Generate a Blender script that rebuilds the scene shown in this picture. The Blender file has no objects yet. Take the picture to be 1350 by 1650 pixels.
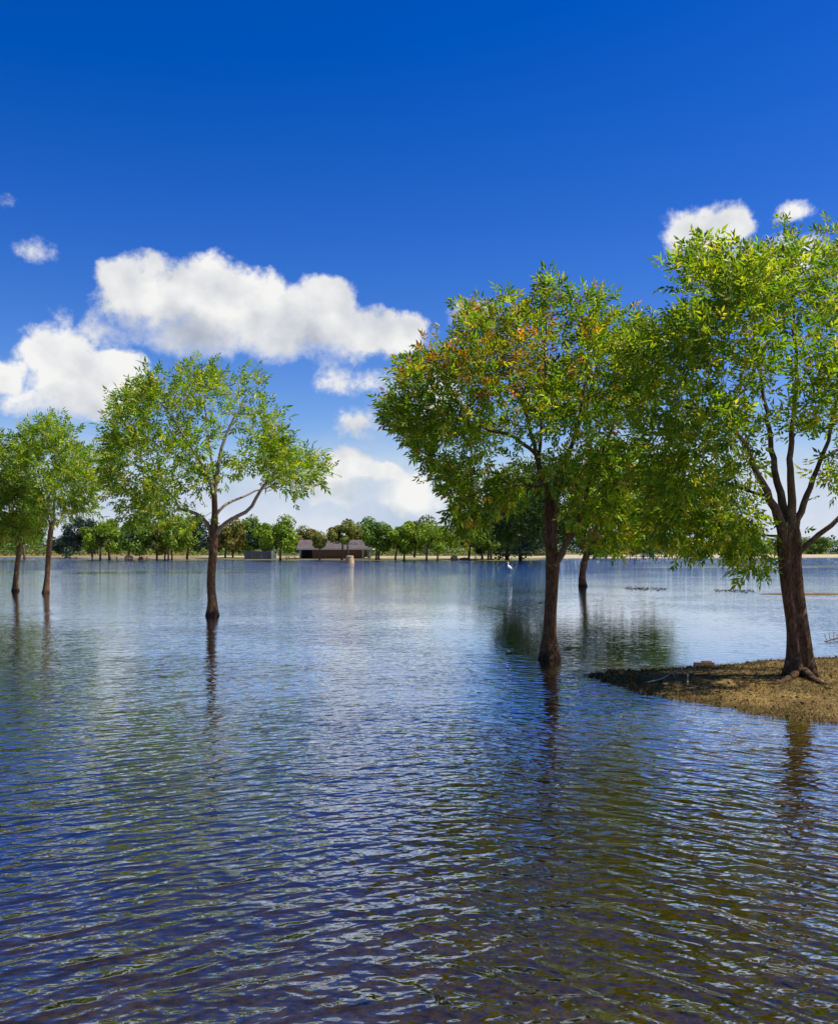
import bpy, math, random
import numpy as np
from mathutils import Vector, noise as mnoise

random.seed(7)
rng = np.random.default_rng(7)
R = math.radians
scene = bpy.context.scene
col = scene.collection

# ------------------------------------------------------------------ camera
F = 1556.0                      # focal length in pixels of the 1350 x 1650 photograph
PITCH = math.atan(63.0 / F)     # the horizon lies 63 px under the picture centre
CAM_Z = 2.0
cam_data = bpy.data.cameras.new('camera')
cam_data.sensor_fit = 'HORIZONTAL'
cam_data.sensor_width = 36.0
cam_data.lens = F / 1350.0 * 36.0
cam_data.clip_start = 0.1
cam_data.clip_end = 9000.0
cam = bpy.data.objects.new('camera', cam_data)
cam.location = (0, 0, CAM_Z)
cam.rotation_euler = (R(90) + PITCH, 0, 0)
col.objects.link(cam)
scene.camera = cam
scene.view_settings.view_transform = 'Standard'
scene.view_settings.look = 'None'
scene.view_settings.gamma = 1.0
scene.view_settings.use_curve_mapping = False
scene.view_settings.exposure = 0.75
scene.render.engine = 'CYCLES'
scene.cycles.use_denoising = True
scene.cycles.max_bounces = 7
scene.cycles.diffuse_bounces = 3
scene.cycles.glossy_bounces = 3
scene.cycles.transmission_bounces = 4
scene.cycles.transparent_max_bounces = 6
scene.cycles.sample_clamp_indirect = 6.0


def raydir(px, py):
    x = (px - 675.0) / F
    y = (825.0 - py) / F
    return np.array([x, math.cos(PITCH) - y * math.sin(PITCH), math.sin(PITCH) + y * math.cos(PITCH)])


def gp(px, py, z=0.0):
    d = raydir(px, py)
    t = (z - CAM_Z) / d[2]
    return np.array([d[0] * t, d[1] * t, z])


def at(px, py, Y):
    d = raydir(px, py)
    t = Y / d[1]
    return np.array([d[0] * t, Y, CAM_Z + d[2] * t])


# ------------------------------------------------------------------ node helpers
class NT:
    def __init__(self, tree):
        self.t = tree
        self.n = tree.nodes
        self.l = tree.links

    def new(self, kind, **props):
        nd = self.n.new(kind)
        for k, v in props.items():
            setattr(nd, k, v)
        return nd

    def link(self, a, b):
        self.l.new(a, b)

    def put(self, sock, val):
        if isinstance(val, bpy.types.NodeSocket):
            self.l.new(val, sock)
        else:
            sock.default_value = val

    def math(self, op, a, b=None, c=None, clamp=False):
        nd = self.new('ShaderNodeMath', operation=op)
        nd.use_clamp = clamp
        self.put(nd.inputs[0], a)
        if b is not None:
            self.put(nd.inputs[1], b)
        if c is not None:
            self.put(nd.inputs[2], c)
        return nd.outputs[0]

    def vec(self, op, a, b=None, out=0):
        nd = self.new('ShaderNodeVectorMath', operation=op)
        self.put(nd.inputs[0], a)
        if b is not None:
            if op == 'SCALE':
                self.put(nd.inputs['Scale'], b)
            else:
                self.put(nd.inputs[1], b)
        return nd.outputs[out]

    def combine(self, x, y, z):
        nd = self.new('ShaderNodeCombineXYZ')
        for s, v in zip(nd.inputs, (x, y, z)):
            self.put(s, v)
        return nd.outputs[0]

    def noise(self, vector, scale, detail=2.0, rough=0.5, out='Fac', dim='3D', distort=0.0):
        nd = self.new('ShaderNodeTexNoise')
        nd.noise_dimensions = dim
        self.put(nd.inputs['Vector'], vector)
        nd.inputs['Scale'].default_value = scale
        nd.inputs['Detail'].default_value = detail
        nd.inputs['Roughness'].default_value = rough
        nd.inputs['Distortion'].default_value = distort
        return nd.outputs[out]

    def maprange(self, v, a, b, c=0.0, d=1.0, smooth=True):
        nd = self.new('ShaderNodeMapRange')
        nd.interpolation_type = 'SMOOTHSTEP' if smooth else 'LINEAR'
        self.put(nd.inputs['Value'], v)
        for k, x in (('From Min', a), ('From Max', b), ('To Min', c), ('To Max', d)):
            self.put(nd.inputs[k], x)
        return nd.outputs['Result']

    def mixc(self, fac, a, b, blend='MIX'):
        nd = self.new('ShaderNodeMix', data_type='RGBA', blend_type=blend)
        self.put(nd.inputs[0], fac)
        self.put(nd.inputs[6], a if isinstance(a, bpy.types.NodeSocket) else (*a, 1.0))
        self.put(nd.inputs[7], b if isinstance(b, bpy.types.NodeSocket) else (*b, 1.0))
        return nd.outputs[2]


# ------------------------------------------------------------------ sun and sky
SUN_EL = R(57)
SUN_AZ = R(92)      # clockwise from the view direction (+Y): from the right
sun_dir = Vector((math.sin(SUN_AZ) * math.cos(SUN_EL), math.cos(SUN_AZ) * math.cos(SUN_EL), math.sin(SUN_EL)))
sd = bpy.data.lights.new('sun', 'SUN')
sd.energy = 5.0
sd.angle = R(0.53)
sd.color = (1.0, 0.94, 0.84)
sun = bpy.data.objects.new('sun', sd)
sun.location = (60, -20, 80)
sun.rotation_euler = sun_dir.to_track_quat('Z', 'Y').to_euler()
col.objects.link(sun)

world = bpy.data.worlds.new('World')
scene.world = world
world.use_nodes = True
world.cycles.sampling_method = 'MANUAL'
world.cycles.sample_map_resolution = 512
w = NT(world.node_tree)
w.n.clear()
SKY_STRENGTH = 0.085
sky = w.new('ShaderNodeTexSky', sky_type='NISHITA')
sky.sun_disc = False
sky.sun_elevation = SUN_EL
sky.sun_rotation = SUN_AZ
sky.altitude = 200.0
sky.air_density = 1.0
sky.dust_density = 0.4
sky.ozone_density = 3.0
hs = w.new('ShaderNodeHueSaturation')
hs.inputs['Saturation'].default_value = 1.47
hs.inputs['Value'].default_value = 0.95
hs.inputs['Hue'].default_value = 0.5245
w.link(sky.outputs[0], hs.inputs['Color'])
bg_sky = w.new('ShaderNodeBackground')
bg_sky.inputs['Strength'].default_value = SKY_STRENGTH
w.link(hs.outputs[0], bg_sky.inputs['Color'])

tc = w.new('ShaderNodeTexCoord')
D0 = tc.outputs['Generated']
sep = w.new('ShaderNodeSeparateXYZ')
w.link(D0, sep.inputs[0])
u_ = w.math('ARCTAN2', sep.outputs[0], sep.outputs[1])
v_ = w.math('ARCSINE', sep.outputs[2])
uv0 = w.combine(u_, v_, 0.0)
warp = w.noise(D0, 16.0, 4.0, 0.55, out='Color')
warp = w.vec('SCALE', w.vec('SUBTRACT', warp, (0.5, 0.5, 0.5)), 0.055)
uv = w.vec('ADD', uv0, warp)
n_big = w.noise(D0, 15.0, 7.0, 0.62)
n_rel = w.noise(D0, 11.0, 5.0, 0.5)
n_off = w.noise(w.vec('ADD', D0, (0.016, 0.0, 0.022)), 11.0, 5.0, 0.5)


def duv(px, py):
    d = raydir(px, py)
    d = d / np.linalg.norm(d)
    return math.atan2(d[0], d[1]), math.asin(d[2])


# puffs of cloud: x, y, half width, half height (photo pixels turned into directions), thickness
PUFFS = [
    (262, 492, 92, 62, 1.0), (205, 465, 44, 38, .9), (335, 482, 95, 58, 1.0), (405, 500, 85, 60, 1.0),
    (455, 535, 105, 52, 1.0), (508, 502, 62, 52, 1.0), (560, 540, 75, 42, .9), (640, 528, 58, 30, .75),
    (318, 540, 120, 40, 1.0), (665, 506, 26, 22, .7),
    (92, 590, 58, 58, 1.0), (150, 618, 66, 50, 1.0), (112, 650, 100, 34, 1.0), (185, 592, 40, 26, .9), (5, 605, 36, 26, .8),
    (165, 540, 44, 46, .45), (10, 322, 44, 30, .16), (56, 406, 52, 36, .10), (105, 508, 24, 40, .06),
    (1148, 380, 66, 40, .95), (1188, 364, 38, 30, .9), (1290, 334, 34, 19, .5), (1240, 420, 90, 40, .8),
    (765, 500, 45, 22, .7), (600, 684, 62, 38, .6), (630, 622, 80, 32, .42), (540, 602, 48, 34, .36), (700, 650, 60, 50, .6),
    (568, 745, 44, 32, 1.0), (604, 768, 48, 24, 1.0), (655, 800, 60, 36, .8), (540, 790, 70, 40, .8),
]
field = None
for (px, py, rx, ry, wt) in PUFFS:
    u0, v0 = duv(px, py)
    q = w.vec('SUBTRACT', uv, (u0, v0, 0.0))
    q = w.vec('MULTIPLY', q, (F / (rx * 1.12), F / (ry * 1.12), 0.0))
    q = w.vec('DOT_PRODUCT', q, q, out=1)
    f = w.math('MULTIPLY_ADD', q, -max(wt, 0.7), wt)
    field = f if field is None else w.math('SMOOTH_MAX', field, f, 0.25)
# the rest of the sky carries the same scattered fair-weather clouds, outside the puffs in view
n_rest = w.noise(w.vec('MULTIPLY', D0, (1.0, 1.0, 2.2)), 3.2, 4.0, 0.5)
behind = w.maprange(w.math('ABSOLUTE', u_), 0.5, 0.75)
rest = w.math('MULTIPLY', w.math('MULTIPLY_ADD', n_rest, 6.0, -3.5), behind)
rest = w.math('ADD', rest, w.math('MULTIPLY_ADD', behind, 1.2, -1.2))
lowonly = w.maprange(v_, 0.30, 0.75, 0.0, -1.5)
rest = w.math('ADD', rest, lowonly)
field = w.math('MAXIMUM', field, rest)
# thick lower halves of the clouds are greyer than their sunlit tops
SHADE = [(330, 545, 200, 48), (470, 572, 130, 34), (110, 668, 110, 36), (600, 715, 60, 28), (1150, 425, 80, 25), (560, 800, 80, 26)]
sh = None
for (px, py, rx, ry) in SHADE:
    u0, v0 = duv(px, py)
    q = w.vec('MULTIPLY', w.vec('SUBTRACT', uv, (u0, v0, 0.0)), (F / rx, F / ry, 0.0))
    q = w.vec('DOT_PRODUCT', q, q, out=1)
    f = w.math('SUBTRACT', 1.0, q, clamp=True)
    sh = f if sh is None else w.math('MAXIMUM', sh, f)
n_fine = w.noise(D0, 46.0, 6.0, 0.66)
edge = w.math('MULTIPLY_ADD', n_fine, 1.2, w.math('MULTIPLY_ADD', n_big, 2.3, -1.75))
dens = w.math('MULTIPLY_ADD', edge, 0.85, field)
dens = w.maprange(dens, -0.04, w.math('MULTIPLY_ADD', sh, 0.5, 0.60))
# low bank of hazy cloud along the whole horizon
n_bank = w.noise(w.vec('MULTIPLY', D0, (1.0, 1.0, 3.0)), 7.0, 4.0, 0.5)
bank = w.math('MULTIPLY_ADD', n_bank, 0.10, 0.062)
bank = w.math('SUBTRACT', bank, v_)
bank = w.maprange(bank, -0.03, 0.065, 0.0, 0.93)
relief = w.math('SUBTRACT', n_rel, n_off)
lit = w.math('MULTIPLY_ADD', relief, 2.6, 0.84)
lit = w.math('MULTIPLY_ADD', sh, -0.42, lit, clamp=True)
puff_col = w.mixc(lit, (0.42, 0.47, 0.57), (0.97, 0.97, 0.96))
bank_lit = w.math('MULTIPLY_ADD', relief, 1.6, w.math('MULTIPLY_ADD', n_bank, 0.9, -0.05), clamp=True)
bank_col = w.mixc(bank_lit, (0.50, 0.60, 0.80), (0.86, 0.90, 0.97))
c_all = w.mixc(dens, bank_col, puff_col)
alpha = w.math('MAXIMUM', dens, bank)
bg_cloud = w.new('ShaderNodeBackground')
w.link(c_all, bg_cloud.inputs['Color'])
bg_cloud.inputs['Strength'].default_value = 0.56
mixw = w.new('ShaderNodeMixShader')
w.link(alpha, mixw.inputs[0])
w.link(bg_sky.outputs[0], mixw.inputs[1])
w.link(bg_cloud.outputs[0], mixw.inputs[2])
outw = w.new('ShaderNodeOutputWorld')
w.link(mixw.outputs[0], outw.inputs['Surface'])


# ------------------------------------------------------------------ object helpers
def tag(o, label=None, cat=None, group=None, kind=None):
    if label:
        o['label'] = label
    if cat:
        o['category'] = cat
    if group:
        o['group'] = group
    if kind:
        o['kind'] = kind
    return o


def empty(name, loc):
    o = bpy.data.objects.new(name, None)
    o.location = loc
    o.empty_display_size = 0.3
    col.objects.link(o)
    return o


def mesh_np(name, V, faces, mat, parent=None, origin=(0, 0, 0), color=None, smooth=False):
    """V (n,3) world coordinates, faces (m,k) array; linked as one object."""
    V = np.asarray(V, dtype=np.float32) - np.asarray(origin, dtype=np.float32)
    faces = np.asarray(faces, dtype=np.int32)
    me = bpy.data.meshes.new(name)
    me.vertices.add(len(V))
    me.vertices.foreach_set('co', V.ravel())
    k = faces.shape[1]
    me.loops.add(faces.size)
    me.loops.foreach_set('vertex_index', faces.ravel())
    me.polygons.add(len(faces))
    me.polygons.foreach_set('loop_start', np.arange(0, faces.size, k, dtype=np.int32))
    me.polygons.foreach_set('loop_total', np.full(len(faces), k, dtype=np.int32))
    me.polygons.foreach_set('use_smooth', np.full(len(faces), smooth, dtype=bool))
    if color is not None:
        a = me.color_attributes.new('tint', 'FLOAT_COLOR', 'POINT')
        c4 = np.ones((len(V), 4), dtype=np.float32)
        c4[:, :3] = color
        a.data.foreach_set('color', c4.ravel())
    me.update()
    me.validate()
    if mat:
        me.materials.append(mat)
    o = bpy.data.objects.new(name, me)
    col.objects.link(o)
    if parent is not None:
        o.parent = parent
    else:
        o.location = origin
    return o


class Geo:
    """collects quads of boxes, tubes, lathes"""
    def __init__(self):
        self.V = []
        self.Q = []

    def add(self, V, Q):
        n = sum(len(v) for v in self.V)
        self.V.append(np.asarray(V, float))
        self.Q.append(np.asarray(Q, int) + n)

    def box(self, c, s, rz=0.0):
        x, y, z = [h / 2 for h in s]
        v = np.array([[-x, -y, -z], [x, -y, -z], [x, y, -z], [-x, y, -z], [-x, -y, z], [x, -y, z], [x, y, z], [-x, y, z]])
        ca, sa = math.cos(rz), math.sin(rz)
        v = v @ np.array([[ca, sa, 0], [-sa, ca, 0], [0, 0, 1]]) + np.array(c)
        self.add(v, [[0, 3, 2, 1], [4, 5, 6, 7], [0, 1, 5, 4], [1, 2, 6, 5], [2, 3, 7, 6], [3, 0, 4, 7]])
        return self

    def tube(self, pts, rad, sides=8, squash=None):
        pts = np.asarray(pts, float)
        rad = np.asarray(rad, float)
        n = len(pts)
        tang = np.gradient(pts, axis=0)
        tang /= np.linalg.norm(tang, axis=1)[:, None] + 1e-9
        ref = np.array([0.0, 1.0, 0.0]) if abs(tang[0][1]) < 0.9 else np.array([1.0, 0, 0])
        rings = []
        s = np.cross(ref, tang[0])
        s /= np.linalg.norm(s)
        th = np.linspace(0, 2 * math.pi, sides, endpoint=False)
        for i in range(n):
            s = s - tang[i] * s.dot(tang[i])
            s /= np.linalg.norm(s) + 1e-9
            b = np.cross(tang[i], s)
            rings.append(pts[i] + rad[i] * (np.cos(th)[:, None] * s + np.sin(th)[:, None] * b))
        V = np.concatenate(rings + [pts[:1], pts[-1:]])
        Q = []
        for i in range(n - 1):
            for k in range(sides):
                k2 = (k + 1) % sides
                Q.append([i * sides + k, i * sides + k2, (i + 1) * sides + k2, (i + 1) * sides + k])
        a, e = n * sides, n * sides + 1
        for k in range(0, sides, 2):
            Q.append([a, (k + 2) % sides, k + 1, k])
            o = (n - 1) * sides
            Q.append([e, o + k, o + k + 1, o + (k + 2) % sides])
        self.add(V, Q)
        return self

    def lathe(self, c, prof, sides=20, wob=0.0):
        th = np.linspace(0, 2 * math.pi, sides, endpoint=False)
        V = []
        for (r, z) in prof:
            for t in th:
                rr = r * (1 + wob * mnoise.noise(Vector((math.cos(t) * 2, math.sin(t) * 2, z * 2 + c[0]))))
                V.append([c[0] + rr * math.cos(t), c[1] + rr * math.sin(t), c[2] + z])
        Q = []
        for i in range(len(prof) - 1):
            for k in range(sides):
                k2 = (k + 1) % sides
                Q.append([i * sides + k, i * sides + k2, (i + 1) * sides + k2, (i + 1) * sides + k])
        self.add(V, Q)
        return self

    def build(self, name, mat, parent=None, origin=(0, 0, 0), smooth=False, color=None):
        return mesh_np(name, np.concatenate(self.V), np.concatenate(self.Q), mat, parent, origin, color, smooth)


# ------------------------------------------------------------------ materials
MATS = {}


def new_mat(name):
    m = bpy.data.materials.new(name)
    m.use_nodes = True
    t = NT(m.node_tree)
    t.n.clear()
    out = t.new('ShaderNodeOutputMaterial')
    MATS[name] = m
    return m, t, out


def plain(name, c1, c2, scale=3.0, rough=0.8, bump=0.3, bscale=20.0, spec=0.3):
    m, t, out = new_mat(name)
    geo = t.new('ShaderNodeNewGeometry').outputs['Position']
    n = t.noise(geo, scale, 5.0, 0.6)
    c = t.mixc(t.maprange(n, 0.3, 0.7), c1, c2)
    p = t.new('ShaderNodeBsdfPrincipled')
    t.link(c, p.inputs['Base Color'])
    p.inputs['Roughness'].default_value = rough
    p.inputs['Specular IOR Level'].default_value = spec
    if bump:
        b = t.new('ShaderNodeBump')
        b.inputs['Strength'].default_value = bump
        b.inputs['Distance'].default_value = 0.02
        t.link(t.noise(geo, bscale, 4.0, 0.6), b.inputs['Height'])
        t.link(b.outputs[0], p.inputs['Normal'])
    t.link(p.outputs[0], out.inputs['Surface'])
    return m


def leaf_mat(name, trans=0.42, rough=0.42, spec=0.5):
    m, t, out = new_mat(name)
    a = t.new('ShaderNodeAttribute', attribute_name='tint')
    p = t.new('ShaderNodeBsdfPrincipled')
    t.link(a.outputs['Color'], p.inputs['Base Color'])
    p.inputs['Roughness'].default_value = rough
    p.inputs['Specular IOR Level'].default_value = spec
    tr = t.new('ShaderNodeBsdfTranslucent')
    tcol = t.mixc(1.0, a.outputs['Color'], (1.5, 1.35, 0.5), 'MULTIPLY')
    t.link(tcol, tr.inputs['Color'])
    mx = t.new('ShaderNodeMixShader')
    mx.inputs[0].default_value = trans
    t.link(p.outputs[0], mx.inputs[1])
    t.link(tr.outputs[0], mx.inputs[2])
    t.link(mx.outputs[0], out.inputs['Surface'])
    return m


def bark_mat(name, c1, c2, lichen, scale=1.0):
    m, t, out = new_mat(name)
    geo = t.new('ShaderNodeNewGeometry').outputs['Position']
    st = t.vec('MULTIPLY', geo, (1.0, 1.0, 0.22))
    ridge = t.noise(st, 34.0 * scale, 6.0, 0.7, distort=0.9)
    fine = t.noise(geo, 70.0 * scale, 4.0, 0.6)
    c = t.mixc(t.maprange(ridge, 0.35, 0.65), c1, c2)
    spots = t.maprange(t.noise(geo, 7.0 * scale, 4.0, 0.65), 0.58, 0.70, 0.0, 0.7)
    c = t.mixc(spots, c, lichen)
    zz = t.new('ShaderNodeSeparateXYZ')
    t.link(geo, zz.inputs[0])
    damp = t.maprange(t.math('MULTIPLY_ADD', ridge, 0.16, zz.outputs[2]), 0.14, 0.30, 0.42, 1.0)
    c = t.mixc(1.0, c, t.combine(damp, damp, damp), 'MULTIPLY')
    p = t.new('ShaderNodeBsdfPrincipled')
    t.link(c, p.inputs['Base Color'])
    p.inputs['Roughness'].default_value = 0.9
    p.inputs['Specular IOR Level'].default_value = 0.2
    h = t.math('MULTIPLY_ADD', fine, 0.35, ridge)
    b = t.new('ShaderNodeBump')
    b.inputs['Strength'].default_value = 1.0
    b.inputs['Distance'].default_value = 0.05
    t.link(h, b.inputs['Height'])
    t.link(b.outputs[0], p.inputs['Normal'])
    t.link(p.outputs[0], out.inputs['Surface'])
    return m


leaf_mat('leaf', trans=0.5, rough=0.42, spec=0.3)
leaf_mat('far_leaf', trans=0.3, rough=0.6, spec=0.25)
leaf_mat('blade', trans=0.25, rough=0.7, spec=0.2)
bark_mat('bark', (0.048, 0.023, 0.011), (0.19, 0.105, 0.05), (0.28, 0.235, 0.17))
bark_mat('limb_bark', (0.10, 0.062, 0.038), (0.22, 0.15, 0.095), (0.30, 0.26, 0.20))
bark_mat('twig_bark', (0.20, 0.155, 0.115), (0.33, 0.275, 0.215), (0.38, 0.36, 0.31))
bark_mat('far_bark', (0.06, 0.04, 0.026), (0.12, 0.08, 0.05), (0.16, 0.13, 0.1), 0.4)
plain('roof', (0.065, 0.050, 0.046), (0.10, 0.080, 0.074), 1.2, 0.85, 0.4, 6.0)
plain('brick', (0.15, 0.075, 0.042), (0.23, 0.12, 0.07), 2.0, 0.9)
plain('grey_brown', (0.12, 0.10, 0.09), (0.17, 0.14, 0.125), 2.0)
plain('bay_shade', (0.03, 0.025, 0.035), (0.045, 0.04, 0.05), 2.0)  # near-black colour stands in for the shade inside the open bay
plain('white_paint', (0.46, 0.45, 0.43), (0.56, 0.55, 0.52), 2.0, 0.6, 0.1)
plain('concrete', (0.26, 0.19, 0.10), (0.36, 0.275, 0.16), 1.5, 0.85)
plain('table_wood', (0.16, 0.062, 0.035), (0.25, 0.105, 0.06), 3.0)
plain('dark_wood', (0.035, 0.03, 0.028), (0.07, 0.06, 0.052), 3.0)
plain('boulder', (0.25, 0.165, 0.085), (0.42, 0.29, 0.16), 2.0, 0.9, 0.6, 4.0)
plain('red_soil', (0.17, 0.075, 0.04), (0.27, 0.14, 0.085), 2.0, 0.95)
plain('screen_panel', (0.075, 0.085, 0.095), (0.11, 0.12, 0.13), 2.0, 0.7, 0.1)
plain('feather', (0.80, 0.80, 0.78), (0.86, 0.86, 0.85), 20.0, 0.7, 0.1)
plain('beak', (0.65, 0.40, 0.05), (0.75, 0.5, 0.08), 20.0, 0.5, 0.0)
plain('bird_leg', (0.02, 0.02, 0.02), (0.035, 0.03, 0.03), 20.0, 0.5, 0.0)
plain('driftwood', (0.26, 0.21, 0.11), (0.36, 0.30, 0.18), 20.0, 0.85)
plain('wet_wood', (0.035, 0.025, 0.018), (0.08, 0.05, 0.035), 15.0, 0.6)
plain('plank_wood', (0.12, 0.075, 0.055), (0.18, 0.115, 0.085), 12.0, 0.8)

# ------------------------------------------------------------------ terrain
BANK_PX = [(972, 1088), (988, 1083), (1020, 1081), (1080, 1080), (1110, 1076), (1150, 1073), (1200, 1071), (1235, 1066), (1300, 1064),
           (1365, 1060), (1500, 1054), (1800, 1050), (2200, 1090), (2200, 1260), (1800, 1215), (1500, 1186), (1350, 1165), (1270, 1157), (1200, 1148),
           (1150, 1139), (1100, 1130), (1050, 1119), (1010, 1106), (985, 1096)]
BANK = np.array([gp(x, y)[:2] for x, y in BANK_PX])


def poly_sd(X, Y, P):
    """signed distance, positive inside"""
    d = np.full(X.shape, 1e9)
    inside = np.zeros(X.shape, bool)
    n = len(P)
    for i in range(n):
        ax, ay = P[i]
        bx, by = P[(i + 1) % n]
        ex, ey = bx - ax, by - ay
        t = np.clip(((X - ax) * ex + (Y - ay) * ey) / (ex * ex + ey * ey), 0, 1)
        d = np.minimum(d, np.hypot(X - ax - t * ex, Y - ay - t * ey))
        cond = (ay > Y) != (by > Y)
        with np.errstate(divide='ignore', invalid='ignore'):
            xi = ax + (Y - ay) * ex / ey
        inside ^= cond & (X < xi)
    return np.where(inside, d, -d)


def vnoise(X, Y, s, seed=0):
    """cheap smooth value noise"""
    r = np.random.default_rng(seed)
    T = r.random((64, 64))
    x, y = X / s, Y / s
    xi, yi = np.floor(x).astype(int), np.floor(y).astype(int)
    fx, fy = x - xi, y - yi
    fx, fy = fx * fx * (3 - 2 * fx), fy * fy * (3 - 2 * fy)
    g = lambda a, b: T[a % 64, b % 64]
    return (g(xi, yi) * (1 - fx) + g(xi + 1, yi) * fx) * (1 - fy) + (g(xi, yi + 1) * (1 - fx) + g(xi + 1, yi + 1) * fx) * fy - 0.5


SHORE_PX = [-900, -100, 60, 130, 340, 400, 470, 740, 800, 860, 900, 960, 1350, 2300]
SHORE_Y = [330, 330, 320, 300, 245, 212, 207, 207, 210, 225, 262, 275, 300, 320]


def shore_y(X, Y):
    px = 675 + F * X / np.maximum(Y, 1.0)
    return np.interp(px, SHORE_PX, SHORE_Y) + vnoise(X, X * 0, 14.0, 3) * 7 + vnoise(X, X * 0, 4.0, 4) * 2.5


# low islets that carry the standing trees in front of the left shore: px, Y, half width m, half depth m, height
ISLETS = [(165, 214, 5.2, 2.6, .10), (262, 217, 7.5, 2.8, .10), (300, 219, 5.0, 2.4, .08), (207, 216, 3.0, 1.6, .08), (785, 206, 6.0, 2.2, .10), (38, 222, 4.0, 2.0, .05)]
# thin bars of mud and grass just breaking the surface
BARS = [(1290, 912.5, 14.0, 1.6, .05), (1130, 911, 9.0, 1.0, .03), (1330, 957.5, 3.2, .9, .05), (1290, 950, 2.0, .35, .02)]


def height(X, Y):
    X = np.asarray(X, float)
    Y = np.asarray(Y, float)
    z = np.full(X.shape, -0.46) + 0.05 * vnoise(X, Y, 5.0, 1)
    d = poly_sd(X, Y, BANK) + 0.28 * vnoise(X, Y, 0.9, 5) + 0.14 * vnoise(X, Y, 0.33, 6)
    inside = 0.10 * (1 - np.exp(-np.maximum(d, 0) / 0.9)) + 0.03 * vnoise(X, Y, 0.8, 8) * (d > 0.2)
    outside = -0.46 * (1 - np.exp(np.minimum(d, 0) / 2.3))
    z = np.maximum(z, np.where(d > 0, inside, outside))
    c = gp(985, 1064)
    q = ((X - c[0]) / 2.0) ** 2 + ((Y - c[1]) / 2.6) ** 2 + 0.4 * vnoise(X, Y, .7, 13)
    z = np.maximum(z, np.where(q < 3, -0.10 - 0.14 * q, -0.46))
    # the bank the photographer stands on
    z = np.maximum(z, np.where(Y < 3.4, np.clip((2.2 - Y) * 0.35, -0.46, 0.4), -1))
    sy = shore_y(X, Y)
    far = np.where(Y > sy, np.minimum((Y - sy) * 0.011, 0.34 + 0.0006 * (Y - sy)), np.maximum((Y - sy) * 0.03, -0.46))
    z = np.maximum(z, far)
    for (px, yy, a, b, h) in ISLETS:
        cx = (px - 675) / F * yy
        q = ((X - cx) / a) ** 2 + ((Y - yy) / b) ** 2 + 0.5 * vnoise(X, Y, 2.0, 9)
        z = np.maximum(z, np.maximum(h * (1 - q), -0.46))
    for (px, py, a, b, h) in BARS:
        c = gp(px, py)
        q = ((X - c[0]) / a) ** 2 + ((Y - c[1]) / b) ** 2 + 0.9 * vnoise(X, Y, b, 11)
        z = np.maximum(z, np.maximum(h * (1 - q), -0.46))
    return z


def hz(x, y):
    return float(height(np.array([float(x)]), np.array([float(y)]))[0])


def axis(zones, lo, hi):
    """zones: (a, b, step); outside the spacing grows"""
    pts = []
    for a, b, s in zones:
        pts += list(np.arange(a, b, s))
    pts.append(zones[-1][1])
    s = zones[-1][2]
    while pts[-1] < hi:
        s *= 1.12
        pts.append(pts[-1] + s)
    s = zones[0][2]
    while pts[0] > lo:
        s *= 1.12
        pts.insert(0, pts[0] - s)
    return np.array(pts)


xs = axis([(-60, -3, 1.5), (-3, 2, 0.4), (2, 8.5, 0.075), (8.5, 16, 0.4), (16, 22, 0.5), (22, 70, 1.5)], -2600, 2600)
ys = axis([(-4, 9, 0.5), (9, 18.5, 0.075), (18.5, 42, 0.8), (42, 49, 0.25), (49, 122, 2.5), (122, 136, 0.5), (136, 200, 4.0), (200, 236, 0.9), (236, 340, 3.0)], -60, 4200)
GX, GY = np.meshgrid(xs, ys)
GZ = height(GX, GY)
V = np.stack([GX.ravel(), GY.ravel(), GZ.ravel()], 1)
nx, ny = len(xs), len(ys)
idx = np.arange(nx * ny).reshape(ny, nx)
Q = np.stack([idx[:-1, :-1].ravel(), idx[:-1, 1:].ravel(), idx[1:, 1:].ravel(), idx[1:, :-1].ravel()], 1)
# ground cover: litter and short grass on the bank, drowned grass under water, sand and dry grass on the far shore
cg = np.zeros((len(V), 3))
Xf, Yf, Zf = V.T
near = Yf < 60
cg[:] = (0.105, 0.095, 0.03)
cg[Zf < -0.02] = (0.15, 0.14, 0.016)
bankm = near & (Zf > -0.02)
cg[bankm] = np.array((0.135, 0.092, 0.034)) * (0.8 + 0.7 * (vnoise(Xf, Yf, 0.5, 21)[bankm, None] + 0.5))
wet = near & (Zf > -0.02) & (Zf < 0.03)
cg[wet] *= 0.55
farm = Yf > 150
pxf = 675 + F * Xf / np.maximum(Yf, 1)
syf = shore_y(Xf, Yf)
depth_in = Yf - syf
grassc = np.array((0.12, 0.115, 0.04))
sandc = np.array((0.38, 0.33, 0.25))
dryc = np.array((0.22, 0.165, 0.085))
sandmask = np.clip(1 - np.abs(depth_in - 60 + 30 * vnoise(Xf, Yf, 25, 22)) / 42, 0, 1) * np.clip((pxf - 300) / 60, 0, 1)
sandmask = np.maximum(sandmask, np.clip((pxf - 880) / 40, 0, 1) * np.clip(depth_in / 6, 0, 1) * np.clip((150 - depth_in) / 30, 0, 1))
sandmask = np.clip(sandmask * 1.8, 0, 1)
cfar = grassc * (1 - sandmask[:, None]) + sandc * sandmask[:, None]
left = np.clip((330 - pxf) / 40, 0, 1)[:, None]
cfar = cfar * (1 - left) + dryc * left
m_ = farm & (Zf > -0.02)
cg[m_] = cfar[m_]

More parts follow.
